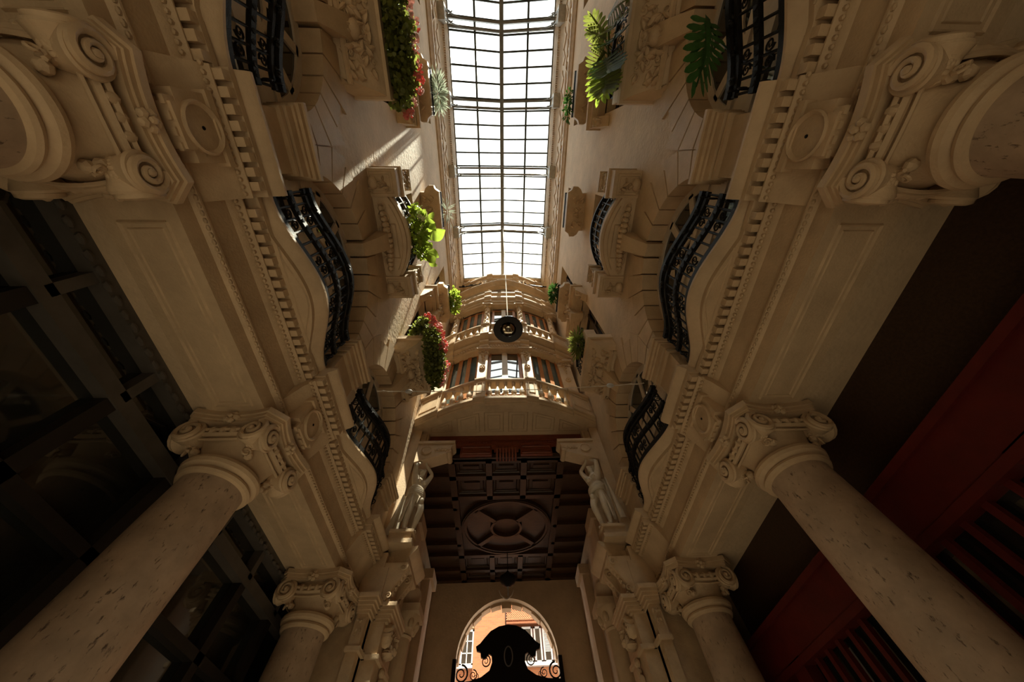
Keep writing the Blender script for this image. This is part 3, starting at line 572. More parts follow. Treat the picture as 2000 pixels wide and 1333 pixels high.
# ------------------------------------------------------------------ statue piers at the end of each arcade
def pier(sx, shop):
    t = thing('statue_pier', 'stepped stone pier with carved consoles under the statue by the %s' % shop, 'pier', (sx * 2.7, 7.4, -1.6))
    p = MB().box(2.45, 2.62, 6.82, 7.1, -1.6, 3.06); p.box(2.45, 3.45, 6.99, 7.96, -1.6, 3.9); p.box(2.22, 2.8, 7.15, 8.1, -1.6, 3.9); p.build('shaft', 'stone_warm', t, sx)
    c = MB()
    for z0, z1, d in ((2.80, 2.84, .03), (2.84, 2.90, .06), (2.90, 2.95, .09), (2.95, 3.0, .12), (3.0, 3.06, .15)):
        c.box(2.45 - d, 2.64, 6.82 - d, 7.3, z0, z1); c.box(2.20 - d, 2.8, 7.17 - d, 8.1, z0, z1)
    c.box(2.40, 2.64, 6.77, 7.2, 2.30, 2.36); c.box(2.17, 2.8, 7.10, 8.1, 2.30, 2.36); c.build('capital_band', 'stone', t, sx)
    b = MB(); b.box(2.36, 2.8, 6.98, 8.1, 3.06, 3.62); b.build('frieze_block', 'stone', t, sx)
    k = MB(); pr_ = [(2.30, 3.60), (2.26, 3.66), (2.20, 3.70), (2.05, 3.74), (2.02, 3.76), (2.02, 3.84), (1.99, 3.86), (1.93, 3.92), (1.88, 3.97), (1.87, 4.02), (2.76, 4.02), (2.76, 3.60)]
    def ring(q): return [(x + 0, y, z) for x, z in pr_ for y in (q,)]
    k.rows([[(x, 6.98 + (x - 1.87) * .35, z) for x, z in pr_], [(x, 8.15 - (x - 1.87) * .1, z) for x, z in pr_]]); k.build('cornice_block', 'stone', t, sx)
    for y in (7.12, 7.62):
        cs = MB(); rows = []
        for z, x in ((3.72, 2.02), (3.66, 1.99), (3.56, 2.02), (3.44, 2.10), (3.30, 2.19), (3.16, 2.25), (3.08, 2.28)): rows.append([(x, y - .10, z), (x, y + .10, z), (2.45, y + .10, z), (2.45, y - .10, z)])
        cs.rows(rows); cs.spiral((2.08, y - .11, 3.62), X_, Z_, -Y_, .08, 1.4, .25, 0, .01, 5, 1, 14); cs.spiral((2.24, y - .11, 3.15), X_, Z_, -Y_, .06, 1.4, .25, 0, .01, 5, 1, 14)
        for q in range(5): cs.ell((2.05 + .035 * q, y, 3.56 - .085 * q), .035, .05, .045, 6, 4)
        cs.ell((2.24, y, 3.06), .06, .05, .09, 7, 5); cs.build('console', 'stone', t, sx)
    g = MB(); relief(g, (2.16, 7.55, 2.62), Y_, Z_, -X_, .55, .40, 5, 10, .07, True); relief(g, (2.525, 6.81, 2.60), X_, Z_, -Y_, .13, .34, 6, 5, .025)
    for q in range(9): g.ell((2.17, 7.55 + .04 * math.sin(q * 2.1), 2.25 - q * .11), .05, .09 - .005 * q, .07, 7, 5)
    g.ell((2.12, 7.55, 2.55), .05, .06, .085, 8, 6); g.build('carving', 'stone', t, sx, kind='stuff')
    MB().box(2.0, 2.51, 6.84, 7.23, 4.01, 4.10).box(2.04, 2.51, 6.88, 7.23, 4.10, 4.24).box(2.0, 2.51, 6.84, 7.23, 4.24, 4.30).build('pedestal', 'stone', t, sx)
    return t
pier(-1, 'dark glazed shopfront'); pier(1, 'red shopfront')
def bracket(sx, wl):
    t = thing('stone_bracket', 'carved stone bracket over the raised hands of the statue on the %s' % wl, 'bracket', (sx * 2.4, 7.2, 6.1))
    b = MB().prism([(2.42, 6.08), (2.42, 6.76), (1.46, 6.76), (1.44, 6.68), (1.50, 6.62), (1.52, 6.40), (1.60, 6.36)], lambda p, q, s: (p, s, q), 6.86, 7.24); b.box(1.42, 2.42, 6.82, 7.24, 6.70, 6.78); b.build('body', 'stone', t, sx)
    g = MB(); g.lathe([(.0, 0), (.13, 0), (.14, .03), (.12, .04), (.10, .02), (0, .02)], (2.15, 6.86, 6.46), 18, (X_, Z_, -Y_)); g.build('disc', 'stone', t, sx)
    g = MB()
    for k in range(7): g.ell((1.92 - k * .045, 6.85, 6.48 + .02 * (k % 2)), .03, .03, .05, 6, 4)
    g.rows([[(1.55 + .07 * math.cos(a), y, 6.38 + .07 * math.sin(a)) for a in [2 * PI * k / 10 for k in range(10)]] for y in (6.80, 7.22)]); g.spiral((1.55, 6.80, 6.38), X_, Z_, -Y_, .08, 1.4, .25, 0, 0, 5, 1, 14)
    g.build('scroll', 'stone', t, sx)
for sx, side, wl in SIDES: bracket(sx, wl)

# ------------------------------------------------------------------ arcade ceilings and shopfronts
for sx, side, _ in SIDES:
    MB().box(3.45, 6.0, -12, 14.4, 3.08, 3.9).build('ceiling_arcade_' + side, 'plaster', None, sx, kind='structure')
    MB().box(4.35, 6.0, -12, 14.4, -1.6, 3.1).build('wall_shop_' + side, 'plaster', None, sx, kind='structure')
sf = thing('shopfront', 'dark wooden shopfront of tall glazed bays with pale window frames', 'shopfront', (-3.8, 2, -1.6))
fy = [-.14 + 1.07 * k for k in range(-3, 7)]
MB().box(3.72, 4.0, -4, 6.9, 2.52, 2.66).build('transom', 'grey_paint', sf, -1)
MB().box(3.70, 3.95, -4, 6.9, 2.96, 3.08).build('head_rail', 'grey_paint', sf, -1)
cr = MB()
for i in range(60): cr.ell((3.69, -1.5 + i * .14, 2.97 + .012 * (i % 2)), .03, .06, .03, 6, 4)
cr.build('carved_edge', 'grey_paint', sf, -1, kind='stuff')
MB().box(3.74, 4.0, -4, 6.9, 1.70, 1.80).build('rail', 'black_paint', sf, -1); MB().box(3.74, 4.0, -4, 6.9, -1.6, -.8).build('stall_riser', 'dark_wood', sf, -1)
for y in fy:
    MB().box(3.72, 3.86, y - .05, y + .05, 2.6, 3.0).build('mullion', 'grey_paint', sf, -1); MB().box(3.74, 3.9, y - .07, y + .07, -.8, 2.56).build('post', 'black_paint', sf, -1)
    MB().box(3.85, 3.865, y + .05, y + 1.02, 2.62, 2.97).build('pane', 'window_glass', sf, -1); MB().box(3.86, 3.875, y + .06, y + 1.01, 1.78, 2.54).build('pane', 'window_glass', sf, -1); MB().box(3.86, 3.875, y + .06, y + 1.01, -.8, 1.72).build('pane', 'window_glass', sf, -1)
rf = thing('shopfront', 'red painted shopfront with a broad fascia and slotted grille', 'shopfront', (3.8, 2, -1.6))
MB().box(3.74, 4.2, -4, 6.9, 1.66, 2.10).build('fascia', 'red_paint', rf); MB().box(3.70, 4.2, -4, 6.9, 2.08, 2.16).build('cornice_strip', 'red_paint', rf); MB().box(3.72, 4.2, -4, 6.9, 1.60, 1.68).build('lower_strip', 'red_paint', rf)
MB().box(4.0, 4.2, -4, 6.9, 2.16, 3.08).build('shade_panel', 'dark_wood', rf); MB().box(3.76, 4.2, -4, 6.9, -1.6, -.9).build('stall_riser', 'red_paint', rf)  # panel above the fascia is added, its dark tone stands for shade there
for k in range(5):
    y = -2.2 + 2.0 * k; MB().box(3.74, 4.1, y - .14, y + .14, -1.6, 1.7).build('post', 'red_paint', rf)
    MB().box(3.9, 3.915, y + .14, y + 1.86, -.9, 1.62).build('pane', 'window_glass', rf)
    for j in range(6): MB().box(3.80, 3.86, y + .32 + j * .26, y + .39 + j * .26, .8, 1.62).build('grille_bar', 'red_paint', rf)
MB().box(3.78, 3.88, -4, 6.9, .76, .86).build('grille_rail', 'red_paint', rf)

# ------------------------------------------------------------------ first-floor iron railings
BARM = MB().tube([(0, 0, 0), (0, 0, .86)], .016, 5).mesh('bar', 'iron')
def scr(h): return MB().spiral((0, 0, 0), Y_, Z_, X_, .068, 1.6, .22, -PI / 2, 0, 4, h, 16).mesh('scroll', 'iron')
SCR = {h: scr(h) for h in (1, -1)}
def rail_band(mb, path, z, hw, hz):
    P = [Vector(p) for p in path]; rows = []
    for i, p in enumerate(P):
        t = (P[min(i + 1, len(P) - 1)] - P[max(i - 1, 0)]).normalized(); nn = Vector((t.y, -t.x, 0)) * hw
        rows.append([(p.x - nn.x, p.y - nn.y, z - hz), (p.x + nn.x, p.y + nn.y, z - hz), (p.x + nn.x, p.y + nn.y, z + hz), (p.x - nn.x, p.y - nn.y, z + hz)])
    return mb.rows(rows)
def railing(sx, yc, label):
    t = thing('iron_railing', label, 'railing', (sx * 2.5, yc, 4.02), 'curved iron railings of the arched windows')
    N = 26; path = [(xe(y, yc) + .075, y, 0) for y in [yc - 1.15 + 2.30 * k / N for k in range(N + 1)]]
    for nm, z, hw, hz in (('bottom_rail', 4.10, .03, .05), ('middle_rail', 4.47, .026, .04), ('handrail', 4.91, .045, .034), ('upper_rail', 4.79, .025, .026)): rail_band(MB(), path, z, hw, hz).build(nm, 'iron', t, sx)
    dec = MB()
    for k in range(1, N, 1):
        p = path[k]; dec.lathe([(.012, 0), (.034, 0), (.034, .012), (.012, .014)], (p[0] - .02, p[1], 4.47), 8, (Y_, Z_, -X_))
        if k % 3 == 0:
            for q in range(3): dec.ell((p[0] - .03, p[1] + (q - 1) * .03, 4.855 + .02 * (q == 1)), .03, .03, .035, 6, 4)
    dec.build('ornaments', 'iron', t, sx, kind='stuff')
    nb = 16
    for k in range(nb + 1):
        y = yc - 1.12 + 2.24 * k / nb; x = xe(y, yc) + .075; link('bar', BARM, t, (sx * (x - 2.5), y - yc, .04))
        if k < nb and k % 4 in (1, 2):
            ym = yc - 1.12 + 2.24 * (k + .5) / nb; xm = xe(ym, yc) + .075; h = 1 if k % 4 == 1 else -1
            for z in (4.30, 4.66): link('scroll', SCR[h], t, (sx * (xm - 2.5), ym - yc, z - 4.02))
    for d in (-1, 1):
        g = MB(); 
        for z in (4.25, 4.62, 4.82): g.spiral((2.68, yc + d * 1.08, z), X_, Z_, Y_, .075, 1.5, .18, 0, 0, 4, 1, 14)
        g.build('end_scrolls', 'iron', t, sx, kind='stuff')
    return t
WH = ('nearest the statue', 'in the middle bay', 'in the bay overhead')
for sx, side, wl in SIDES:
    for yc, wh in ((BAYS[3], 'nearest the statue'), (BAYS[2], 'below the large consoled balcony'), (BAYS[1], 'farthest from the statue')):
        railing(sx, yc, 'bowed black iron railing of the arch %s, %s' % (wh, wl))

# ------------------------------------------------------------------ second-floor balconies
def sx2(y, yc): 
    t = (y - yc) / .84; return 2.40 - .28 * max(0, math.cos(PI * t / 2)) ** .8
def big_balcony(sx, yc, wl):
    t = thing('balcony', 'large stone balcony with square console blocks and garland on the %s' % wl, 'balcony', (sx * 2.6, yc, 7.3))
    s = MB(); ysamp = [yc - .86 + 1.72 * k / 20 for k in range(21)]
    for e, z0, z1 in ((.06, 7.42, 7.50), (.0, 7.50, 7.62), (.03, 7.62, 7.68)): s.rows([[(sx2(y, yc) + e, y, z0), (2.78, y, z0), (2.78, y, z1), (sx2(y, yc) + e, y, z1)] for y in ysamp])
    sl = s.build('slab', 'plaster', t, sx)
    e = MB(); e.tube([(sx2(y, yc) + .14, y, 7.42) for y in ysamp[2:-2]], .012, 4); frame(e, [(2.52, yc - .30, 7.42), (2.36, yc - .30, 7.42), (2.36, yc + .42, 7.42), (2.52, yc + .42, 7.42)], .016); e.build('underside_moulding', 'stone_warm', sl, sx)
    for d in (-1, 1):
        y0, y1 = (yc - 1.36, yc - .84) if d < 0 else (yc + .84, yc + 1.36)
        b = MB().box(2.20, 2.78, y0, y1, 7.38, 7.74); b.box(2.16, 2.78, y0 - .03, y1 + .03, 7.70, 7.78); bx = b.build('console_block', 'stone', t, sx)
        f = MB(); 
        for q, r in ((.06, .012), (.11, .009)): frame(f, [(2.22 + q, y0 + q, 7.38), (2.72, y0 + q, 7.38), (2.72, y1 - q, 7.38), (2.22 + q, y1 - q, 7.38)], r)
        relief(f, (2.56, (y0 + y1) / 2, 7.37), X_, Y_, -Z_, .34, .30, 11, 7, .06); f.ell((2.66, (y0 + y1) / 2, 7.34), .10, .13, .08, 9, 6); f.build('carved_panel', 'stone', bx, sx, kind='stuff')
        p = MB().box(2.22, 2.52, y0 + .08, y1 - .08, 7.76, 8.44); p.box(2.18, 2.56, y0 + .04, y1 - .04, 8.44, 8.56); pt = p.build('post', 'stone', t, sx)
        g = MB(); relief(g, (2.215, (y0 + y1) / 2, 8.1), Y_, Z_, -X_, .30, .5, 17, 9, .03); frame(g, [(2.215, y0 + .11, 7.82), (2.215, y1 - .11, 7.82), (2.215, y1 - .11, 8.40), (2.215, y0 + .11, 8.40)], .014); g.build('carving', 'stone_warm', pt, sx, kind='stuff')
    g = MB()
    for k in range(-6, 7):
        y = yc + k * .105; r = .105 - .007 * abs(k); g.ell((2.60 - .10 * math.cos(k / 6 * 1.4), y, 7.34 - .10 * math.cos(k / 6 * 1.5)), r, .07, r, 7, 5)
    for d in (-1, 1):
        for q, rr in ((.20, .15), (.46, .12), (.68, .085)): g.spiral((2.58, yc + d * q, 7.36), Y_, X_, -Z_, rr, 1.5, .26, 0, .03, 5, d, 16)
    g.ell((2.55, yc, 7.30), .12, .14, .10, 10, 6); g.build('garland', 'stone', t, sx, kind='stuff')
    # iron railing of this balcony
    r = thing('iron_railing', 'short iron railing between carved posts of the large balcony on the %s' % wl, 'railing', (sx * 2.3, yc, 7.68))
    path = [(sx2(y, yc) + .06, y, 0) for y in [yc - .94 + 1.88 * k / 22 for k in range(23)]]
    for nm, z, hw, hz in (('bottom_rail', 7.76, .02, .03), ('middle_rail', 8.15, .015, .03), ('handrail', 8.54, .04, .03)): rail_band(MB(), path, z, hw, hz).build(nm, 'iron', r, sx)
    for k in range(12):
        y = yc - .80 + 1.6 * k / 11; x = sx2(y, yc) + .06; link('bar', BARM, r, (sx * (x - 2.3), y - yc, 0)); 
        if k < 11: link('scroll', SCR[1 if k % 2 else -1], r, (sx * (sx2(y + .07, yc) + .06 - 2.3), y + .073 - yc, .27 + .38 * (k % 2)), scale=(1, 1.1, 1.8))
for sx, side, wl in SIDES: big_balcony(sx, BAYS[2], wl)
def console_balcony(sx, yc, wl, wh):
    t = thing('balconette', 'narrow stone balconette with carved underside %s on the %s' % (wh, wl), 'balcony', (sx * 2.6, yc, 6.9), 'carved balconettes')
    hy = .82
    b = MB(); rows = []
    for z, x in ((6.92, 2.70), (7.0, 2.58), (7.14, 2.42), (7.30, 2.24), (7.42, 2.16)): rows.append([(x, yc - hy * (.80 + .2 * (z - 6.92) / .5), z), (x, yc + hy * (.80 + .2 * (z - 6.92) / .5), z), (2.78, yc + hy, z), (2.78, yc - hy, z)])
    b.rows(rows); b.box(2.10, 2.78, yc - hy - .05, yc + hy + .05, 7.42, 7.58); bd = b.build('console', 'plaster', t, sx)
    N = Vector((-.72, 0, -.70)); V = Vector((-.70, 0, .72)); g = MB(); relief(g, (2.44, yc, 7.14), Y_, V, N, 1.25, .46, 23, 24, .075)
    g.ell((2.46, yc, 7.10), .12, .15, .12, 10, 6); g.build('carving', 'stone', bd, sx, kind='stuff')
    m_ = MB().tube([(2.72, yc - hy * .85, 6.90), (2.60, yc - hy * .9, 6.93), (2.60, yc + hy * .9, 6.93), (2.72, yc + hy * .85, 6.90)], .05, 6); m_.build('lower_moulding', 'stone', t, sx)
    for d in (-1, 1): MB().box(2.12, 2.40, yc + d * (hy - .1) - .1, yc + d * (hy - .1) + .1, 7.58, 7.95).build('post', 'stone', t, sx)
    r = thing('iron_railing', 'little iron railing on the balconette %s on the %s' % (wh, wl), 'railing', (sx * 2.2, yc, 7.58), 'balconette railings')
    path = [(2.20 - .07 * math.cos((y - yc) / .7 * PI / 2), y, 0) for y in [yc - .66 + 1.32 * k / 14 for k in range(15)]]
    for nm, z, hw, hz in (('bottom_rail', 7.64, .018, .025), ('handrail', 8.38, .03, .025)): rail_band(MB(), path, z, hw, hz).build(nm, 'iron', r, sx)
    for k in range(0, 15, 2): link('bar', BARM, r, (sx * (path[k][0] - 2.2), path[k][1] - yc, 0), scale=(1, 1, .86))
    for k in range(1, 14, 2): link('scroll', SCR[1 if k % 4 == 1 else -1], r, (sx * (path[k][0] - 2.2), path[k][1] - yc, .45), scale=(1, 1.3, 3.0))
    # pediment over the window behind
    p = thing('window_pediment', 'scrolled stone pediment over the window %s on the %s' % (wh, wl), 'pediment', (sx * 2.7, yc, 10.6), 'window pediments')
    b = MB().box(2.42, 2.78, yc - .98, yc + .98, 10.85, 11.05); b.box(2.34, 2.78, yc - 1.02, yc + 1.02, 11.05, 11.15); b.box(2.55, 2.78, yc - .80, yc + .80, 10.75, 10.85); b.build('cornice', 'stone', p, sx)
    for d in (-1, 1):
        s = MB().tube([(2.52, yc + d * (.95 - .75 * q), 11.2 + .42 * math.sin(q * 1.7)) for q in [k / 8 for k in range(9)]], [.10] * 7 + [.08, .05], 7); s.spiral((2.46, yc + d * .2, 11.5), Y_, Z_, -X_, .14, 1.4, .28, 0, .02, 5, d, 14); s.build('scroll', 'stone', p, sx)
        c = MB().rows([[(x, y_, z) for y_ in (yc + d * .86 - .12, yc + d * .86 + .12)] + [(2.78, yc + d * .86 + .12, z), (2.78, yc + d * .86 - .12, z)] for z, x in ((10.86, 2.46), (10.7, 2.44), (10.5, 2.54), (10.3, 2.64), (10.2, 2.72))]); relief(c, (2.50, yc + d * .86, 10.55), Y_, Z_, -X_, .2, .4, 3, 6, .05); c.build('side_console', 'stone', p, sx)
    k = MB().box(2.34, 2.78, yc - .16, yc + .16, 10.55, 11.45); relief(k, (2.33, yc, 11.0), Y_, Z_, -X_, .3, .7, 8, 8, .06); k.build('keystone', 'stone', p, sx)
def top_box(sx, yc, wl, wh):
    t = thing('window_box', 'scalloped stone window box at the top %s, %s' % (wh, wl), 'window box', (sx * 2.6, yc, 11.9), 'top-floor window boxes')
    pts = [(2.78, -.60), (2.62, -.60), (2.56, -.72), (2.46, -.80), (2.30, -.80), (2.26, -.70), (2.20, -.66), (2.14, -.62), (2.14, .62), (2.20, .66), (2.26, .70), (2.30, .80), (2.46, .80), (2.56, .72), (2.62, .60), (2.78, .60)]
    b = MB().prism(pts, lambda p, q, s: (p, yc + q, s), 11.9, 12.12); bx = b.build('slab', 'stone_warm', t, sx)
    g = MB(); relief(g, (2.50, yc, 11.89), Y_, X_, -Z_, .95, .34, 41, 14, .05); g.build('carving', 'stone', bx, sx, kind='stuff')
    r = MB().box(2.16, 2.20, yc - .55, yc + .55, 12.12, 12.42); r.box(2.14, 2.24, yc - .58, yc + .58, 12.40, 12.46); r.build('front_rail', 'iron', t, sx)
for sx, side, wl in SIDES:
    for yc, wh in ((BAYS[3], 'nearest the statue'), (BAYS[1], 'farthest from the statue')): console_balcony(sx, yc, wl, wh)
    for yc, wh in ((BAYS[3], 'nearest the statue'), (BAYS[2], 'above the large balcony'), (BAYS[1], 'farthest from the statue')): top_box(sx, yc, wl, wh)
# ------------------------------------------------------------------ statues holding up the brackets
def bake(me, mods):
    o = bpy.data.objects.new('tmp', me); COL.objects.link(o)
    for kind, kw in mods:
        md = o.modifiers.new(kind, kind)
        for k, v in kw.items(): setattr(md, k, v)
    bpy.context.view_layer.update(); dg = bpy.context.evaluated_depsgraph_get(); out = bpy.data.meshes.new_from_object(o.evaluated_get(dg)); bpy.data.objects.remove(o); return out
def statue(sx, label, male):
    J = {'pel': ((0, 0, .99), .125, .115), 'sp': ((0, .01, 1.14), .105, .09), 'ch': ((0, .035, 1.33), .135, .105), 'nb': ((0, .01, 1.475), .075, .07), 'nk': ((0, .03, 1.54), .052, .052), 'hd': ((0, .065, 1.635), .082, .098), 'tp': ((0, .05, 1.735), .06, .07),
         'h1': ((.10, 0, .93), .095, .10), 'k1': ((.10, .035, .52), .06, .062), 'c1': ((.10, -.01, .40), .06, .066), 'a1': ((.09, -.03, .10), .037, .04), 'f1': ((.10, .04, .045), .042, .035), 't1': ((.11, .14, .03), .04, .022),
         'h2': ((-.10, .02, .93), .095, .10), 'k2': ((-.10, .21, .57), .06, .062), 'c2': ((-.10, .155, .43), .058, .064), 'a2': ((-.10, .04, .12), .037, .04), 'f2': ((-.105, .10, .05), .042, .035), 't2': ((-.115, .19, .03), .04, .022),
         's1': ((.195, .01, 1.435), .07, .065), 'e1': ((.30, .10, 1.70), .047, .047), 'w1': ((.10, .02, 1.93), .031, .034), 'm1': ((.06, .03, 2.0), .036, .025),
         's2': ((-.195, .01, 1.435), .07, .065), 'e2': ((-.28, .13, 1.72), .047, .047), 'w2': ((-.06, .06, 1.95), .031, .034), 'm2': ((-.02, .07, 2.02), .036, .025)}
    names = list(J); E = [('pel', 'sp'), ('sp', 'ch'), ('ch', 'nb'), ('nb', 'nk'), ('nk', 'hd'), ('hd', 'tp')]
    for q in '12': E += [('pel', 'h' + q), ('h' + q, 'k' + q), ('k' + q, 'c' + q), ('c' + q, 'a' + q), ('a' + q, 'f' + q), ('f' + q, 't' + q), ('ch', 's' + q), ('s' + q, 'e' + q), ('e' + q, 'w' + q), ('w' + q, 'm' + q)]
    me = bpy.data.meshes.new('sk'); me.from_pydata([J[n_][0] for n_ in names], [(names.index(a), names.index(b_)) for a, b_ in E], [])
    o = bpy.data.objects.new('sk', me); COL.objects.link(o); o.modifiers.new('Skin', 'SKIN'); sv = me.skin_vertices[0].data
    for i, n_ in enumerate(names): g_ = 1.0 if n_ in ('hd', 'tp') else 1.12 if n_[0] in 'wmftn' and n_ != 'nb' else 1.30; sv[i].radius = (J[n_][1] * g_, J[n_][2] * g_); sv[i].use_root = (n_ == 'pel')
    o.modifiers.new('S', 'SUBSURF').levels = 2; o.modifiers['S'].render_levels = 2
    bpy.context.view_layer.update(); body = bpy.data.meshes.new_from_object(o.evaluated_get(bpy.context.evaluated_depsgraph_get())); bpy.data.objects.remove(o)
    x = MB(); x.add([tuple(v.co) for v in body.vertices], [tuple(p.vertices) for p in body.polygons])
    x.ell((0, .155, 1.625), .017, .022, .03, 8, 6); x.ell((0, .14, 1.655), .055, .02, .012, 8, 5)          # nose and brow
    x.ell((0, .145, 1.585), .028, .016, .010, 8, 5); x.ell((0, .135, 1.555), .026, .02, .02, 8, 5)           # mouth and chin
    for d in (-1, 1):
        x.ell((d * .082, .055, 1.625), .012, .022, .032, 7, 5); x.ell((d * .03, .145, 1.637), .014, .01, .009, 7, 5)
        x.ell((d * .085, .145, 1.34), .062 if male else .07, .03 if male else .06, .055 if male else .062, 10, 6)
        x.ell((d * .085, -.13, .93), .085, .075, .09, 10, 6)
        hx, hy, hz = J['m1' if d > 0 else 'm2'][0]
        for k in range(4):
            b0 = Vector((hx + (k - 1.5) * .018, hy, hz + .02)); L = (.055, .07, .065, .05)[k]; x.tube([b0, b0 + Vector((0, .02, L * .6)), b0 + Vector((0, .05, L * .8))], [.010, .009, .007], 6)
        x.tube([Vector((hx - d * .03, hy, hz - .01)), Vector((hx - d * .055, hy + .02, hz + .015)), Vector((hx - d * .055, hy + .045, hz + .035))], [.011, .010, .008], 6)
    m0 = bpy.data.meshes.new('raw'); m0.from_pydata(x.v, [], x.f)
    fin = bake(m0, [('REMESH', dict(mode='VOXEL', voxel_size=.011)), ('SMOOTH', dict(factor=.5, iterations=3))])
    F = Vector((-sx * .80, -.60, 0)).normalized(); Lt = Vector((F.y, -F.x, 0)) * (1 if sx < 0 else -1); base = Vector((sx * 2.20, 7.04, 4.30)); sc = .945
    def TW(p): p = Vector(p); return base + (Lt * p.x + F * p.y + Z_ * p.z) * sc
    flip = Lt.cross(F).z < 0
    t = thing('statue', label, 'statue', base)
    b_ = MB(); b_.add([TW(v.co) for v in fin.vertices], [tuple(reversed(p.vertices)) if flip else tuple(p.vertices) for p in fin.polygons]); b_.build('body', 'statue_stone', t, ang=80)
    h = MB()
    for k in range(9):
        a = -.9 + k * .45; h.tube([TW((.03 * math.sin(a * 1.5), .12 - .02 * k, 1.72 + .012 * math.sin(k))), TW((.09 * math.sin(a), .04 - .01 * k, 1.74)), TW((.085 * math.sin(a), -.05, 1.64)), TW((.05 * math.sin(a), -.05, 1.56))], [.025, .035, .035, .022], 6)
    h.build('hair', 'statue_stone', t)
    d = MB(); rn = random.Random(3)
    for k in range(6):       # folds wrapped round the hips
        ring = [TW((.20 * math.cos(a) * (1 + .02 * k), .01 + .185 * math.sin(a), .90 + .03 * k + .05 * math.sin(a + .8) + .02 * math.cos(2 * a + k))) for a in [2 * PI * j / 22 for j in range(23)]]; d.tube(ring, .026, 6)
    rows = []; NN = 26
    for j in range(15):      # cloth falling behind the legs to the pedestal
        v = j / 14; z = 1.0 - .98 * v if male else 1.40 - 1.10 * v; rows.append([])
        for side in (0, 1):
            for i in (range(NN) if side == 0 else range(NN - 1, -1, -1)):
                q = i / (NN - 1); rows[-1].append(TW(((-.24 + .48 * q) * (1 + .35 * v), -.19 - .05 * v - .10 * v * math.sin(q * 2.2) + (.022 + .03 * v) * math.sin(q * 21 + v * 2.5) - .025 * side, z + .04 * math.sin(q * 5))))
    d.rows(rows)
    for k in range(4): d.tube([TW((.14 - .01 * k, .08 - .05 * k, .95)), TW((.17, .03 - .05 * k, .75)), TW((.20 - .02 * k, -.02 - .04 * k, .50)), TW((.19, -.06 - .03 * k, .25))], [.03, .035, .03, .015], 6)
    d.ell(TW((-.06, .20, .78)), .06, .05, .08, 8, 6)
    d.build('drapery', 'statue_stone', t, ang=60)
statue(-1, 'draped stone figure with raised arms on the sunlit pedestal', True); statue(1, 'draped stone figure with raised arms on the shaded pedestal', False)

# ------------------------------------------------------------------ pendant lamp, cable, vestibule lantern
pl = thing('pendant_lamp', 'black round pendant lamp with clear glass globe hanging on a long cord', 'lamp', (.04, 3.42, 6.80))
c = Vector((.04, 3.42, 0))
MB().lathe([(.335, 6.84), (.345, 6.86), (.335, 6.89), (.25, 6.95), (.185, 6.97), (.178, 6.93)], c, 40, caps=False).build('shade', 'iron', pl)
MB().lathe([(.035, 7.10), (.05, 7.16), (.045, 7.28), (.0, 7.33)], c, 16).build('socket', 'iron', pl)
MB().lathe([(.335, 6.845), (.19, 6.865), (.185, 6.90), (.19, 6.92), (.33, 6.90)], c, 40, caps=False).build('reflector', 'black_paint', pl)
MB().lathe([(.0, 6.71), (.07, 6.725), (.13, 6.77), (.172, 6.84), (.18, 6.90), (.165, 6.99), (.11, 7.08), (.04, 7.12)], c, 28, caps=False).build('globe', 'clear_glass', pl)
MB().lathe([(0, 6.80), (.04, 6.81), (.065, 6.85), (.06, 6.90), (.03, 6.94), (.03, 7.0)], c, 16).build('bulb', 'white_paint', pl)
MB().tube([(.04, 3.42, 7.3), (.04, 3.42, 12), (.03, 3.42, 20.6)], .012, 6).build('cord', 'cable', pl)
ln = thing('vestibule_lantern', 'dark bowl lantern with a pale finial hanging below the coffered ceiling', 'lantern', (.04, 12.4, 5.5))
c = Vector((.04, 12.4, 0))
MB().lathe([(.02, 5.70), (.10, 5.72), (.22, 5.80), (.28, 5.92), (.28, 5.98), (.20, 6.04), (.08, 6.12), (.02, 6.2)], c, 24).build('bowl', 'iron', ln)
MB().lathe([(0, 5.42), (.018, 5.46), (.03, 5.50), (.018, 5.54), (.022, 5.62), (.04, 5.70), (.02, 5.73)], c, 12).build('finial', 'white_iron', ln)
MB().tube([(.04, 12.4, 6.15), (.04, 12.4, 6.95)], .015, 6).build('rod', 'iron', ln)
cb = thing('string_cable', 'pale twisted cable with white insulators stretched across the passage', 'cable', (0, 3.9, 5.2))
A, B_ = Vector((-2.58, 3.98, 5.30)), Vector((2.58, 3.66, 5.02)); P = [A.lerp(B_, k / 40) + Z_ * (-.10 * math.sin(PI * k / 40)) for k in range(41)]
MB().tube(P, .008, 5).build('wire', 'cable', cb)
tw = MB()
for q0, q1 in ((0, 9), (33, 40)):
    tw.tube([P[k] + Vector((0, math.cos(k * 2.4), math.sin(k * 2.4))) * .016 for k in range(q0, q1 + 1)], .008, 4)
tw.build('twisted_end', 'cable', cb)
for k in (5, 35): MB().ell(P[k], .075, .045, .045, 10, 6).build('insulator', 'white_iron', cb)

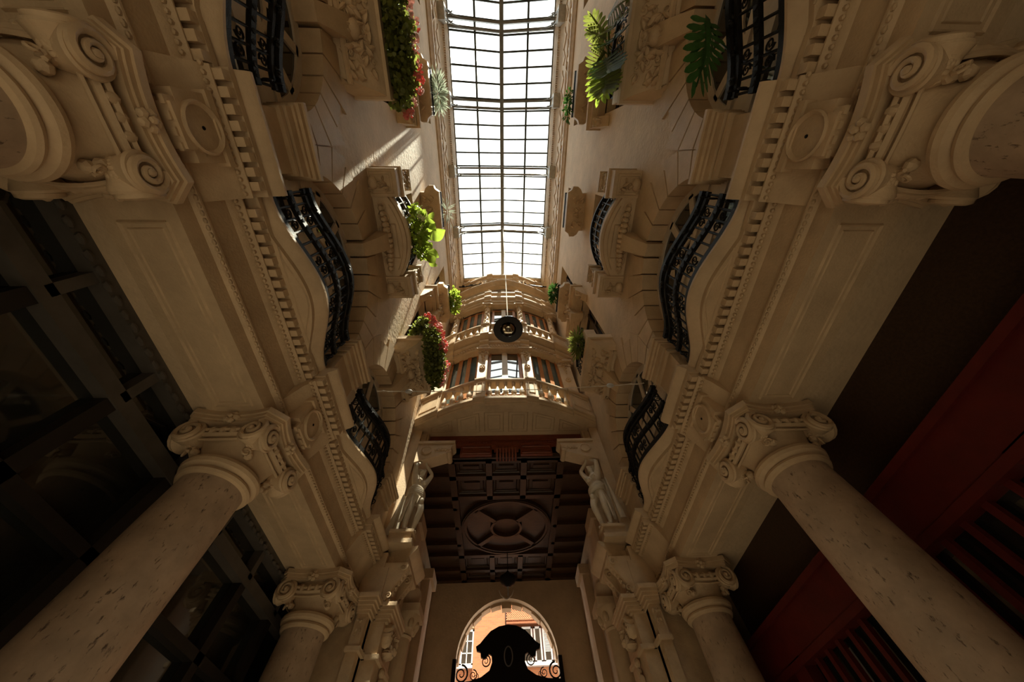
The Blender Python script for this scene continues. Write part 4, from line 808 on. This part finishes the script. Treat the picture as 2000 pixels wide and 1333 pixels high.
# ------------------------------------------------------------------ plants
def leafm(L, wd, fold=.25, droop=.2):
    """rounded leaf pointing along +X, base at the origin, 3 x 6 points"""
    v, f = [], []
    for i in range(7):
        t = i / 6; hw = wd * math.sin(PI * min(.06 + t * .97, 1)) ** .8 * .5; z = -droop * L * t * t
        v += [(L * t, -hw, z + fold * hw), (L * t, 0, z), (L * t, hw, z + fold * hw)]
    for i in range(6): b0 = i * 3; f += [(b0, b0 + 3, b0 + 4, b0 + 1), (b0 + 1, b0 + 4, b0 + 5, b0 + 2)]
    return v, f
def put(mb, lv, pos, rot):
    v, f = lv; mb.add([Vector(pos) + rot @ Vector(p) for p in v], f)
def rndrot(rn, up=None):
    q = Quaternion((rn.gauss(0, 1), rn.gauss(0, 1), rn.gauss(0, 1), rn.gauss(0, 1))); q.normalize(); return q.to_matrix()
def bush(mb, c, rad, n, L, seed, wd=.9, ok=None):
    rn = random.Random(seed); lv = leafm(L, L * wd); got = 0
    while got < n:
        d = Vector((rn.gauss(0, 1), rn.gauss(0, 1), rn.gauss(0, 1))).normalized() * (rn.uniform(.25, 1) ** .5)
        q = Vector(c) + Vector((d.x * rad[0], d.y * rad[1], d.z * rad[2])); rt = rndrot(rn) * rn.uniform(.7, 1.25)
        if ok and not all(ok(q + rt @ Vector(p)) for p in lv[0]): continue
        put(mb, lv, q, rt); got += 1
    return mb
def flower_mesh(mt):
    mb = MB(); rn = random.Random(5)
    for i in range(14):
        d = Vector((rn.gauss(0, 1), rn.gauss(0, 1), rn.gauss(0, .8))).normalized() * .055; mb.ell(d, .024, .024, .018, 6, 4)
    return mb.mesh('flower_head', mt)
FL = [flower_mesh('flower_pink'), flower_mesh('flower_pale')]
def clear(zt, xf):      # outside the wall, above the slab top or in front of its edge
    return lambda q: abs(q.x) < 2.735 and (q.z > zt + .005 or abs(q.x) < xf - .008)
def geranium(c, rad, n, nf, label, seed):
    t = thing('geranium', label, 'plant', (c[0], c[1], c[2] - rad[2] * .6), 'flowering geraniums')
    MB().box(-2.44, -2.24, min(BAYS, key=lambda q: abs(q - c[1])) - .55, min(BAYS, key=lambda q: abs(q - c[1])) + .55, 7.575, 7.78).build('trough', 'terracotta', t)
    yb_ = min(BAYS, key=lambda q: abs(q - c[1])); f = MB(); ok_ = lambda q: clear(7.58, 2.10)(q) and not (2.11 < abs(q.x) < 2.41 and .61 < abs(q.y - yb_) < .83 and q.z < 7.96); bush(f, c, rad, n, .10, seed, .9, ok_); bush(f, (c[0] + .24, c[1], c[2] - .34), (rad[0] * .7, rad[1] * .95, rad[2] * .95), n // 2, .085, seed + 1, .9, ok_); f.build('foliage', 'leaf', t, kind='stuff')
    rn = random.Random(seed + 9)
    for i in range(nf):
        a = rn.uniform(-PI, PI); e = rn.uniform(-.5, 1.2); d = Vector((abs(math.cos(e) * math.cos(a)) * .9 + .1, math.cos(e) * math.sin(a), math.sin(e)))
        k_ = rn.uniform(.88, 1.10); p = Vector((d.x * (rad[0] + .1) * k_ * rn.uniform(.8, 1), d.y * (rad[1] + .06), d.z * (rad[2] + .12) * k_)) + Vector(c); s = rn.uniform(.85, 1.5)
        if p.z < 7.85: p.x = min(max(p.x + .12, -1.86), -1.62)
        p.x = max(p.x, -2.62); p -= Vector(t.location)
        link('flower_head', FL[rn.random() < .3], t, p, (rn.uniform(0, 6), rn.uniform(0, 6), 0), (s, s, s))
geranium((-2.16, 4.50, 7.72), (.42, .98, .56), 3400, 84, 'overflowing pink geranium on the balconette nearest the sunlit statue', 61)
geranium((-2.08, -1.85, 7.95), (.34, 1.0, .50), 2400, 60, 'trailing pink geranium on the balconette farthest from the sunlit statue', 71)
def lobed(L, n=7):
    """deeply lobed leaf along +X"""
    mb = MB(); sp = lambda t: Vector((L * t, 0, -.22 * L * t * t))
    mb.rows([[sp(t) + Vector((0, -.05 * L * (1 - t) - .012, .01)), sp(t) + Vector((0, .05 * L * (1 - t) + .012, .01)), sp(t) - Z_ * .004] for t in [k / 8 for k in range(9)]], True, True)
    for d in (-1, 1):
        for i in range(n):
            t = .06 + .86 * i / n; o = sp(t); ln = L * (.40 * math.sin(PI * (.22 + .62 * i / n)) + .04); a = math.radians(78 - 42 * i / n); dr = Vector((math.cos(a), d * math.sin(a), -.22)); pr = Vector((-math.sin(a), d * math.cos(a), 0)) * (L * .052)
            pts = []
            for q, wv in ((0, .75), (.3, .8), (.62, 1.12), (.85, .85), (1, .12)):
                c_ = o + dr * (ln * q) - Z_ * (.05 * ln * q * q); pts.append([c_ - pr * wv, c_ + Z_ * .006 + pr * 0, c_ + pr * wv])
            mb.rows(pts, False, False)
            if d: mb.add([], [])
    mb.rows([[sp(1) + Vector((-.10 * L, -.05 * L, 0)), sp(1) + Vector((-.10 * L, .05 * L, 0))], [sp(1) + Vector((.05 * L, -.045 * L, -.03)), sp(1) + Vector((.05 * L, .045 * L, -.03))], [sp(1) + Vector((.14 * L, -.004, -.05)), sp(1) + Vector((.14 * L, .004, -.05))]], False, False)
    return mb
LOB = {m_: lobed(.80).mesh('leaf', m_, ang=60) for m_ in ('leaf', 'leaf_bright', 'leaf_dark')}
def aim(mesh, parent, base, tip, roll=0.0, nm='leaf', L=.80):
    b0, tp = Vector(base), Vector(tip); d = (tp - b0); s = d.length / (L * 1.1); q = d.to_track_quat('X', 'Z') @ Quaternion((1, 0, 0), roll)
    o = link(nm, mesh, parent, b0 - worig(parent), q.to_euler(), (s, s, s)); return o
ph = thing('philodendron', 'big split-leaf philodendron spilling over the balconette of the shaded wall', 'plant', (2.35, -2.0, 7.6))
MB().lathe([(.0, 7.58), (.13, 7.58), (.16, 7.85), (.17, 7.9), (.0, 7.9)], (2.40, -1.9, 0), 16).build('pot', 'terracotta', ph)
PH = [((2.06, -1.85, 8.50), (1.92, -1.28, 8.05), 'leaf', 2.6), ((1.98, -1.75, 8.0), (1.84, -1.10, 7.50), 'leaf_bright', 3.4), ((2.04, -2.0, 8.5), (1.72, -1.62, 8.0), 'leaf', 2.9), ((1.92, -1.55, 7.8), (1.93, -.95, 7.15), 'leaf', 1.4), ((2.04, -2.1, 8.5), (1.70, -2.05, 8.3), 'leaf', 3.2),
      ((2.04, -2.2, 8.5), (1.58, -2.35, 8.6), 'leaf', 3.0), ((1.90, -1.7, 7.7), (1.92, -1.15, 6.90), 'leaf_dark', 1.5), ((2.04, -2.2, 8.55), (1.66, -2.75, 8.8), 'leaf', 3.2), ((1.92, -2.3, 7.9), (1.90, -2.35, 7.15), 'leaf', 1.6), ((1.88, -1.9, 7.6), (1.92, -1.65, 6.80), 'leaf_dark', 1.5), ((1.84, -2.05, 7.5), (1.90, -1.80, 6.75), 'leaf', 1.7), ((1.92, -1.5, 7.7), (1.92, -.9, 7.05), 'leaf_bright', 1.5)]
for b0, tp, m_, rl in PH:
    if b0[2] < 8.1: b0 = (b0[0] - .08, b0[1], b0[2]); tp = (tp[0] - .12, tp[1], tp[2]); rl = .55 if rl < 2 else rl
    else: b0 = (b0[0] - .04, b0[1], b0[2] + .06)
    aim(LOB[m_], ph, b0, tp, rl); MB().tube([(2.40, -1.9, 7.85), (2.30, -1.9, 8.45), (2.10, (b0[1] - 1.9) / 2, 8.58), b0], .014, 5).build('stem', 'leaf', ph)
ph2 = thing('philodendron', 'single dark split leaf on a curved stem rooted behind the iron railing', 'plant', (2.86, -.85, 4.02))
MB().lathe([(0, 4.02), (.07, 4.02), (.09, 4.22), (0, 4.22)], (2.86, -.85, 0), 14).build('pot', 'terracotta', ph2)
for b0, tp, rl in (((2.36, -1.55, 5.22), (2.30, -.85, 4.66), 2.7), ((2.34, -1.50, 5.16), (2.34, -1.02, 4.80), 3.3)):
    aim(LOB['leaf_dark'], ph2, b0, tp, rl); MB().tube([(2.86, -.85, 4.2), (2.74, -1.05, 4.85), (2.56, -1.35, 5.22), b0], .012, 5).build('stem', 'leaf_dark', ph2)
la = thing('leafy_plant', 'bright broad-leaved plant with pale blossoms on the large sunlit balcony', 'plant', (-2.15, 1.55, 7.7))
MB().lathe([(0, 7.69), (.12, 7.68), (.15, 7.98), (0, 7.98)], (-2.44, 1.5, 0), 16).build('pot', 'terracotta', la)
v, f = leafm(.34, .26, .2, .3); LB = MB().add(v, f).mesh('leaf', 'leaf_bright', ang=60); rn = random.Random(12)
for i in range(22):
    y = 1.15 + rn.random() * 1.1; p = Vector((-2.02 + rn.uniform(-.1, .16), y, 8.45 + rn.uniform(-.35, .45))); st = Vector((-2.44, 1.5, 7.95))
    tp = p + Vector((rn.uniform(.05, .3), rn.uniform(-.2, .28), rn.uniform(-.25, .2))); aim(LB, la, p, tp, rn.uniform(-1, 1), L=.34 / 1.1 * rn.uniform(.75, 1.3)); MB().tube([st, (st + p) / 2 + Z_ * .1, p], .008, 4).build('stem', 'leaf', la)
FW = flower_mesh('flower_white')
for i in range(16): link('blossom', FW, la, Vector((-1.98 + rn.uniform(-.12, .1), .95 + rn.random() * .55, 8.35 + rn.uniform(-.3, .4))) - Vector(la.location), None, (.8, .8, .8))
fb = MB(); bush(fb, (-2.08, 1.5, 8.25), (.18, .70, .40), 420, .10, 33, .9, clear(7.68, 2.05)); fb.build('small_leaves', 'leaf_bright', la, kind='stuff')
def tuft(name, c, rad, n, L, m_, label, seed, wd, zb, droop=0):
    t = thing(name, label, 'plant', (c[0], c[1], zb), 'small pot plants on window boxes'); f = MB(); rn = random.Random(seed); lv = leafm(L, L * wd, .2, .2)
    for i in range(n):
        while True:
            d = Vector((rn.gauss(0, 1), rn.gauss(0, 1), rn.gauss(0, 1) + .2)).normalized(); q = d.to_track_quat('X', 'Z').to_matrix() * rn.uniform(.6, 1.2); o = Vector(c) + Vector((d.x * rad[0], d.y * rad[1], d.z * rad[2])) * rn.uniform(.2, 1)
            if all(clear(zb, 2.08)(o + q @ Vector(v_)) for v_ in lv[0]): break
        put(f, lv, o, q)
    f.build('foliage', m_, t, kind='stuff'); MB().lathe([(0, zb), (.08, zb), (.10, zb + .2), (0, zb + .2)], (math.copysign(2.36, c[0]), c[1], 0), 12).build('pot', 'terracotta', t)
tuft('silver_plant', (-2.02, -1.85, 12.55), (.22, .55, .28), 420, .22, 'leaf_silver', 'silvery spiky plant on the top window box farthest from the sunlit statue', 1, .12, 12.12)
tuft('trailing_plant', (-2.00, 4.9, 12.45), (.24, .55, .30), 380, .12, 'leaf_bright', 'yellow-green trailing plant on the top window box nearest the sunlit statue', 2, .6, 12.12)
tuft('dry_plant', (-2.02, 1.55, 12.45), (.16, .40, .20), 60, .26, 'leaf_silver', 'thin pale sprigs on the window box above the sunlit large balcony', 3, .06, 12.12)
tuft('dark_plant', (2.00, 4.6, 12.50), (.18, .40, .30), 300, .12, 'leaf_dark', 'dark green plant on the top window box nearest the shaded statue', 4, .4, 12.12)
tuft('grass_plant', (2.02, 4.45, 7.95), (.18, .42, .30), 420, .16, 'leaf', 'bushy green plant on the balconette nearest the shaded statue', 5, .18, 7.58)
tuft('twiggy_plant', (2.02, -1.6, 12.45), (.12, .50, .22), 140, .10, 'leaf_dark', 'sparse dark plant on the top window box farthest from the shaded statue', 6, .4, 12.12)

# ------------------------------------------------------------------ iron entrance gate
YG = 13.9
g = thing('entrance_gate', 'black wrought iron gate with a domed crest inside the street arch', 'gate', (0, YG, -1.6))
cr_ = [(0, 5.24), (.30, 5.20), (.58, 5.08), (.78, 4.90), (.92, 4.76), (1.05, 4.69), (1.02, 4.58), (.90, 4.55), (.88, 4.42), (.74, 4.38), (.62, 4.50), (.54, 4.46), (.52, 4.28), (.60, 4.10), (.85, 3.96), (1.2, 3.88), (1.60, 3.86), (1.60, 3.5)]
crest = [(x + .03, z) for x, z in cr_] + [(-x + .03, z) for x, z in reversed(cr_[1:])]
MB().prism(crest, lambda p, q, t: (p, t, q), YG - .05, YG + .05).build('crest', 'iron', g)
for d in (-1, 1):
    for x, z, r in ((.72, 4.33, .16), (1.47, 4.05, .22), (1.10, 4.02, .13), (1.0, 3.98, .08)): MB().spiral((d * x + .03, YG, z), X_, Z_, Y_, r, 1.8, .13, PI / 2, 0, 5, d, 26).build('scroll', 'iron', g)
    MB().box(d * 1.68 - .06, d * 1.68 + .06, YG - .06, YG + .06, -1.6, 4.4).build('side_post', 'iron', g)
    for k in range(8): MB().tube([(d * (.12 + k * .2), YG, -1.55), (d * (.12 + k * .2), YG, 3.6)], .018, 6).build('bar', 'iron', g)
MB().box(-1.7, 1.7, YG - .04, YG + .04, 3.42, 3.55).build('top_rail', 'iron', g); MB().box(-1.7, 1.7, YG - .04, YG + .04, -1.58, -1.40).build('bottom_rail', 'iron', g)
ov = MB().tube([(.03 + .13 * math.cos(2 * PI * k / 24), YG - .06, 4.42 + .24 * math.sin(2 * PI * k / 24)) for k in range(25)], .018, 5); ov.build('oval_ornament', 'grey_metal', g)

# ------------------------------------------------------------------ brick house across the street
YH = 24.0
h = thing('brick_house', 'orange brick house with tiled roof and white windows seen through the arch', 'house', (0, YH + 1, -1.6))
MB().box(-1.78, -.02, YH - .35, YH + 4, -1.6, 13.5).build('brick_tower', 'brick', h)
MB().box(-9, -1.78, YH, YH + 4, -1.6, 7.28).build('brick_wall', 'brick', h); MB().box(.02, 9, YH, YH + 4, -1.6, 7.22).build('brick_wall', 'brick', h); MB().box(.02, 9, YH + .6, YH + 4, 7.2, 13.5).build('brick_wall', 'brick', h)
MB().box(-9, -1.78, YH, YH + 4, 8.98, 13.5).build('cream_panel', 'house_cream', h); MB().box(-9, -1.78, YH + .5, YH + 4, 7.2, 9.0).build('recess_wall', 'house_cream', h)
MB().tube([(0.0, YH - .2, -1.5), (0.0, YH - .2, 13.4)], .06, 8).build('drain_pipe', 'dark_wood', h)
def hwin(x0, x1, z0, z1, nx, nz, y):
    wn = link('window', None, h)
    f = MB(); e = .09; f.box(x0, x0 + e, y - .06, y + .06, z0, z1); f.box(x1 - e, x1, y - .06, y + .06, z0, z1); f.box(x0, x1, y - .06, y + .06, z0, z0 + e); f.box(x0, x1, y - .06, y + .06, z1 - e, z1); f.build('frame', 'house_white', wn)
    for k in range(1, nx): MB().box(x0 + (x1 - x0) * k / nx - .025, x0 + (x1 - x0) * k / nx + .025, y - .05, y + .04, z0, z1).build('glazing_bar', 'house_white', wn)
    for k in range(1, nz): MB().box(x0, x1, y - .05, y + .04, z0 + (z1 - z0) * k / nz - .02, z0 + (z1 - z0) * k / nz + .02).build('glazing_bar', 'house_white', wn)
    for a in range(nx):
        for b0 in range(nz): MB().box(x0 + (x1 - x0) * a / nx + .02, x0 + (x1 - x0) * (a + 1) / nx - .02, y, y + .012, z0 + (z1 - z0) * b0 / nz + .02, z0 + (z1 - z0) * (b0 + 1) / nz - .02).build('pane', 'window_glass', wn)
hwin(-2.52, -1.80, 7.30, 8.86, 2, 3, YH - .05); hwin(-3.5, -2.56, 7.30, 8.86, 2, 3, YH - .05); MB().box(-3.6, -1.8, YH - .14, YH + .1, 7.20, 7.32).build('sill', 'house_white', h)
for x0, x1 in ((.85, 1.55), (1.62, 2.05), (2.12, 2.60), (2.66, 3.2)): hwin(x0, x1, 7.30, 8.88, 1, 1, YH - .1)
bl = MB()
for k in range(16): bl.box(2.14, 2.58, YH - .135, YH - .12, 7.75 + k * .062, 7.79 + k * .062)
bl.build('blind', 'house_white', h, kind='stuff')
MB().box(.6, 3.4, YH - .2, YH + .1, 7.18, 7.32).build('sill', 'house_white', h)
rf_ = MB().hexa([(.05, YH - .45, 8.95), (3.6, YH - .45, 8.95), (3.6, YH + 2.2, 11.6), (.05, YH + 2.2, 11.6), (.05, YH - .45, 9.05), (3.6, YH - .45, 9.05), (3.6, YH + 2.2, 11.7), (.05, YH + 2.2, 11.7)]).build('roof', 'roof_clay', h)
MB().box(.05, 3.6, YH - .50, YH - .36, 8.93, 9.0).build('eaves_board', 'roof_clay', rf_)
tl = MB(); dz = Vector((0, 2.65, 2.65)).normalized()
for i in range(30):
    for j in range(24):
        o_ = Vector((.10 + i * .117 + (.058 if j % 2 else 0), YH - .47, 9.06)) + dz * (j * .135); nn = Vector((0, -.707, .707))
        tl.rows([[o_ + X_ * (.058 * math.cos(PI * k / 4)) + nn * (.045 * math.sin(PI * k / 4) + .02) for k in range(5)], [o_ + dz * .16 + X_ * (.05 * math.cos(PI * k / 4)) + nn * (.04 * math.sin(PI * k / 4)) for k in range(5)]], True, True)
tl.build('roof_tiles', 'roof_clay', rf_, kind='stuff')

# ------------------------------------------------------------------ dark columns inside the vestibule
for sx, wl in ((-1, 'dark glazed shopfront'), (1, 'red shopfront')):
    x, y = sx * 2.28, 8.75; t = thing('vestibule_column', 'dark column with flared capital in the vestibule on the side of the %s' % wl, 'column', (x, y, -1.6))
    MB().lathe([(.26, -1.6), (.26, -1.3), (.21, -1.2), (.20, 3.1), (.23, 3.14), (0, 3.14)], (x, y, 0), 28).build('shaft', 'stone', t)
    c = MB().lathe([(.20, 3.12), (.22, 3.2), (.30, 3.36), (.36, 3.46), (.36, 3.5), (0, 3.5)], (x, y, 0), 28)
    for k in range(8): c.ell((x + .29 * math.cos(k * PI / 4), y + .29 * math.sin(k * PI / 4), 3.32), .07, .07, .10, 7, 5)
    c.box(x - .36, x + .36, y - .36, y + .36, 3.48, 3.62); c.build('capital', 'stone', t)
    MB().lathe([(.16, 3.6), (.16, 3.66), (.25, 3.74), (.29, 3.86), (.26, 3.98), (.18, 4.04), (.20, 4.08), (.12, 4.12), (0, 4.13)], (x, y, 0), 24).build('urn', 'stone', t)
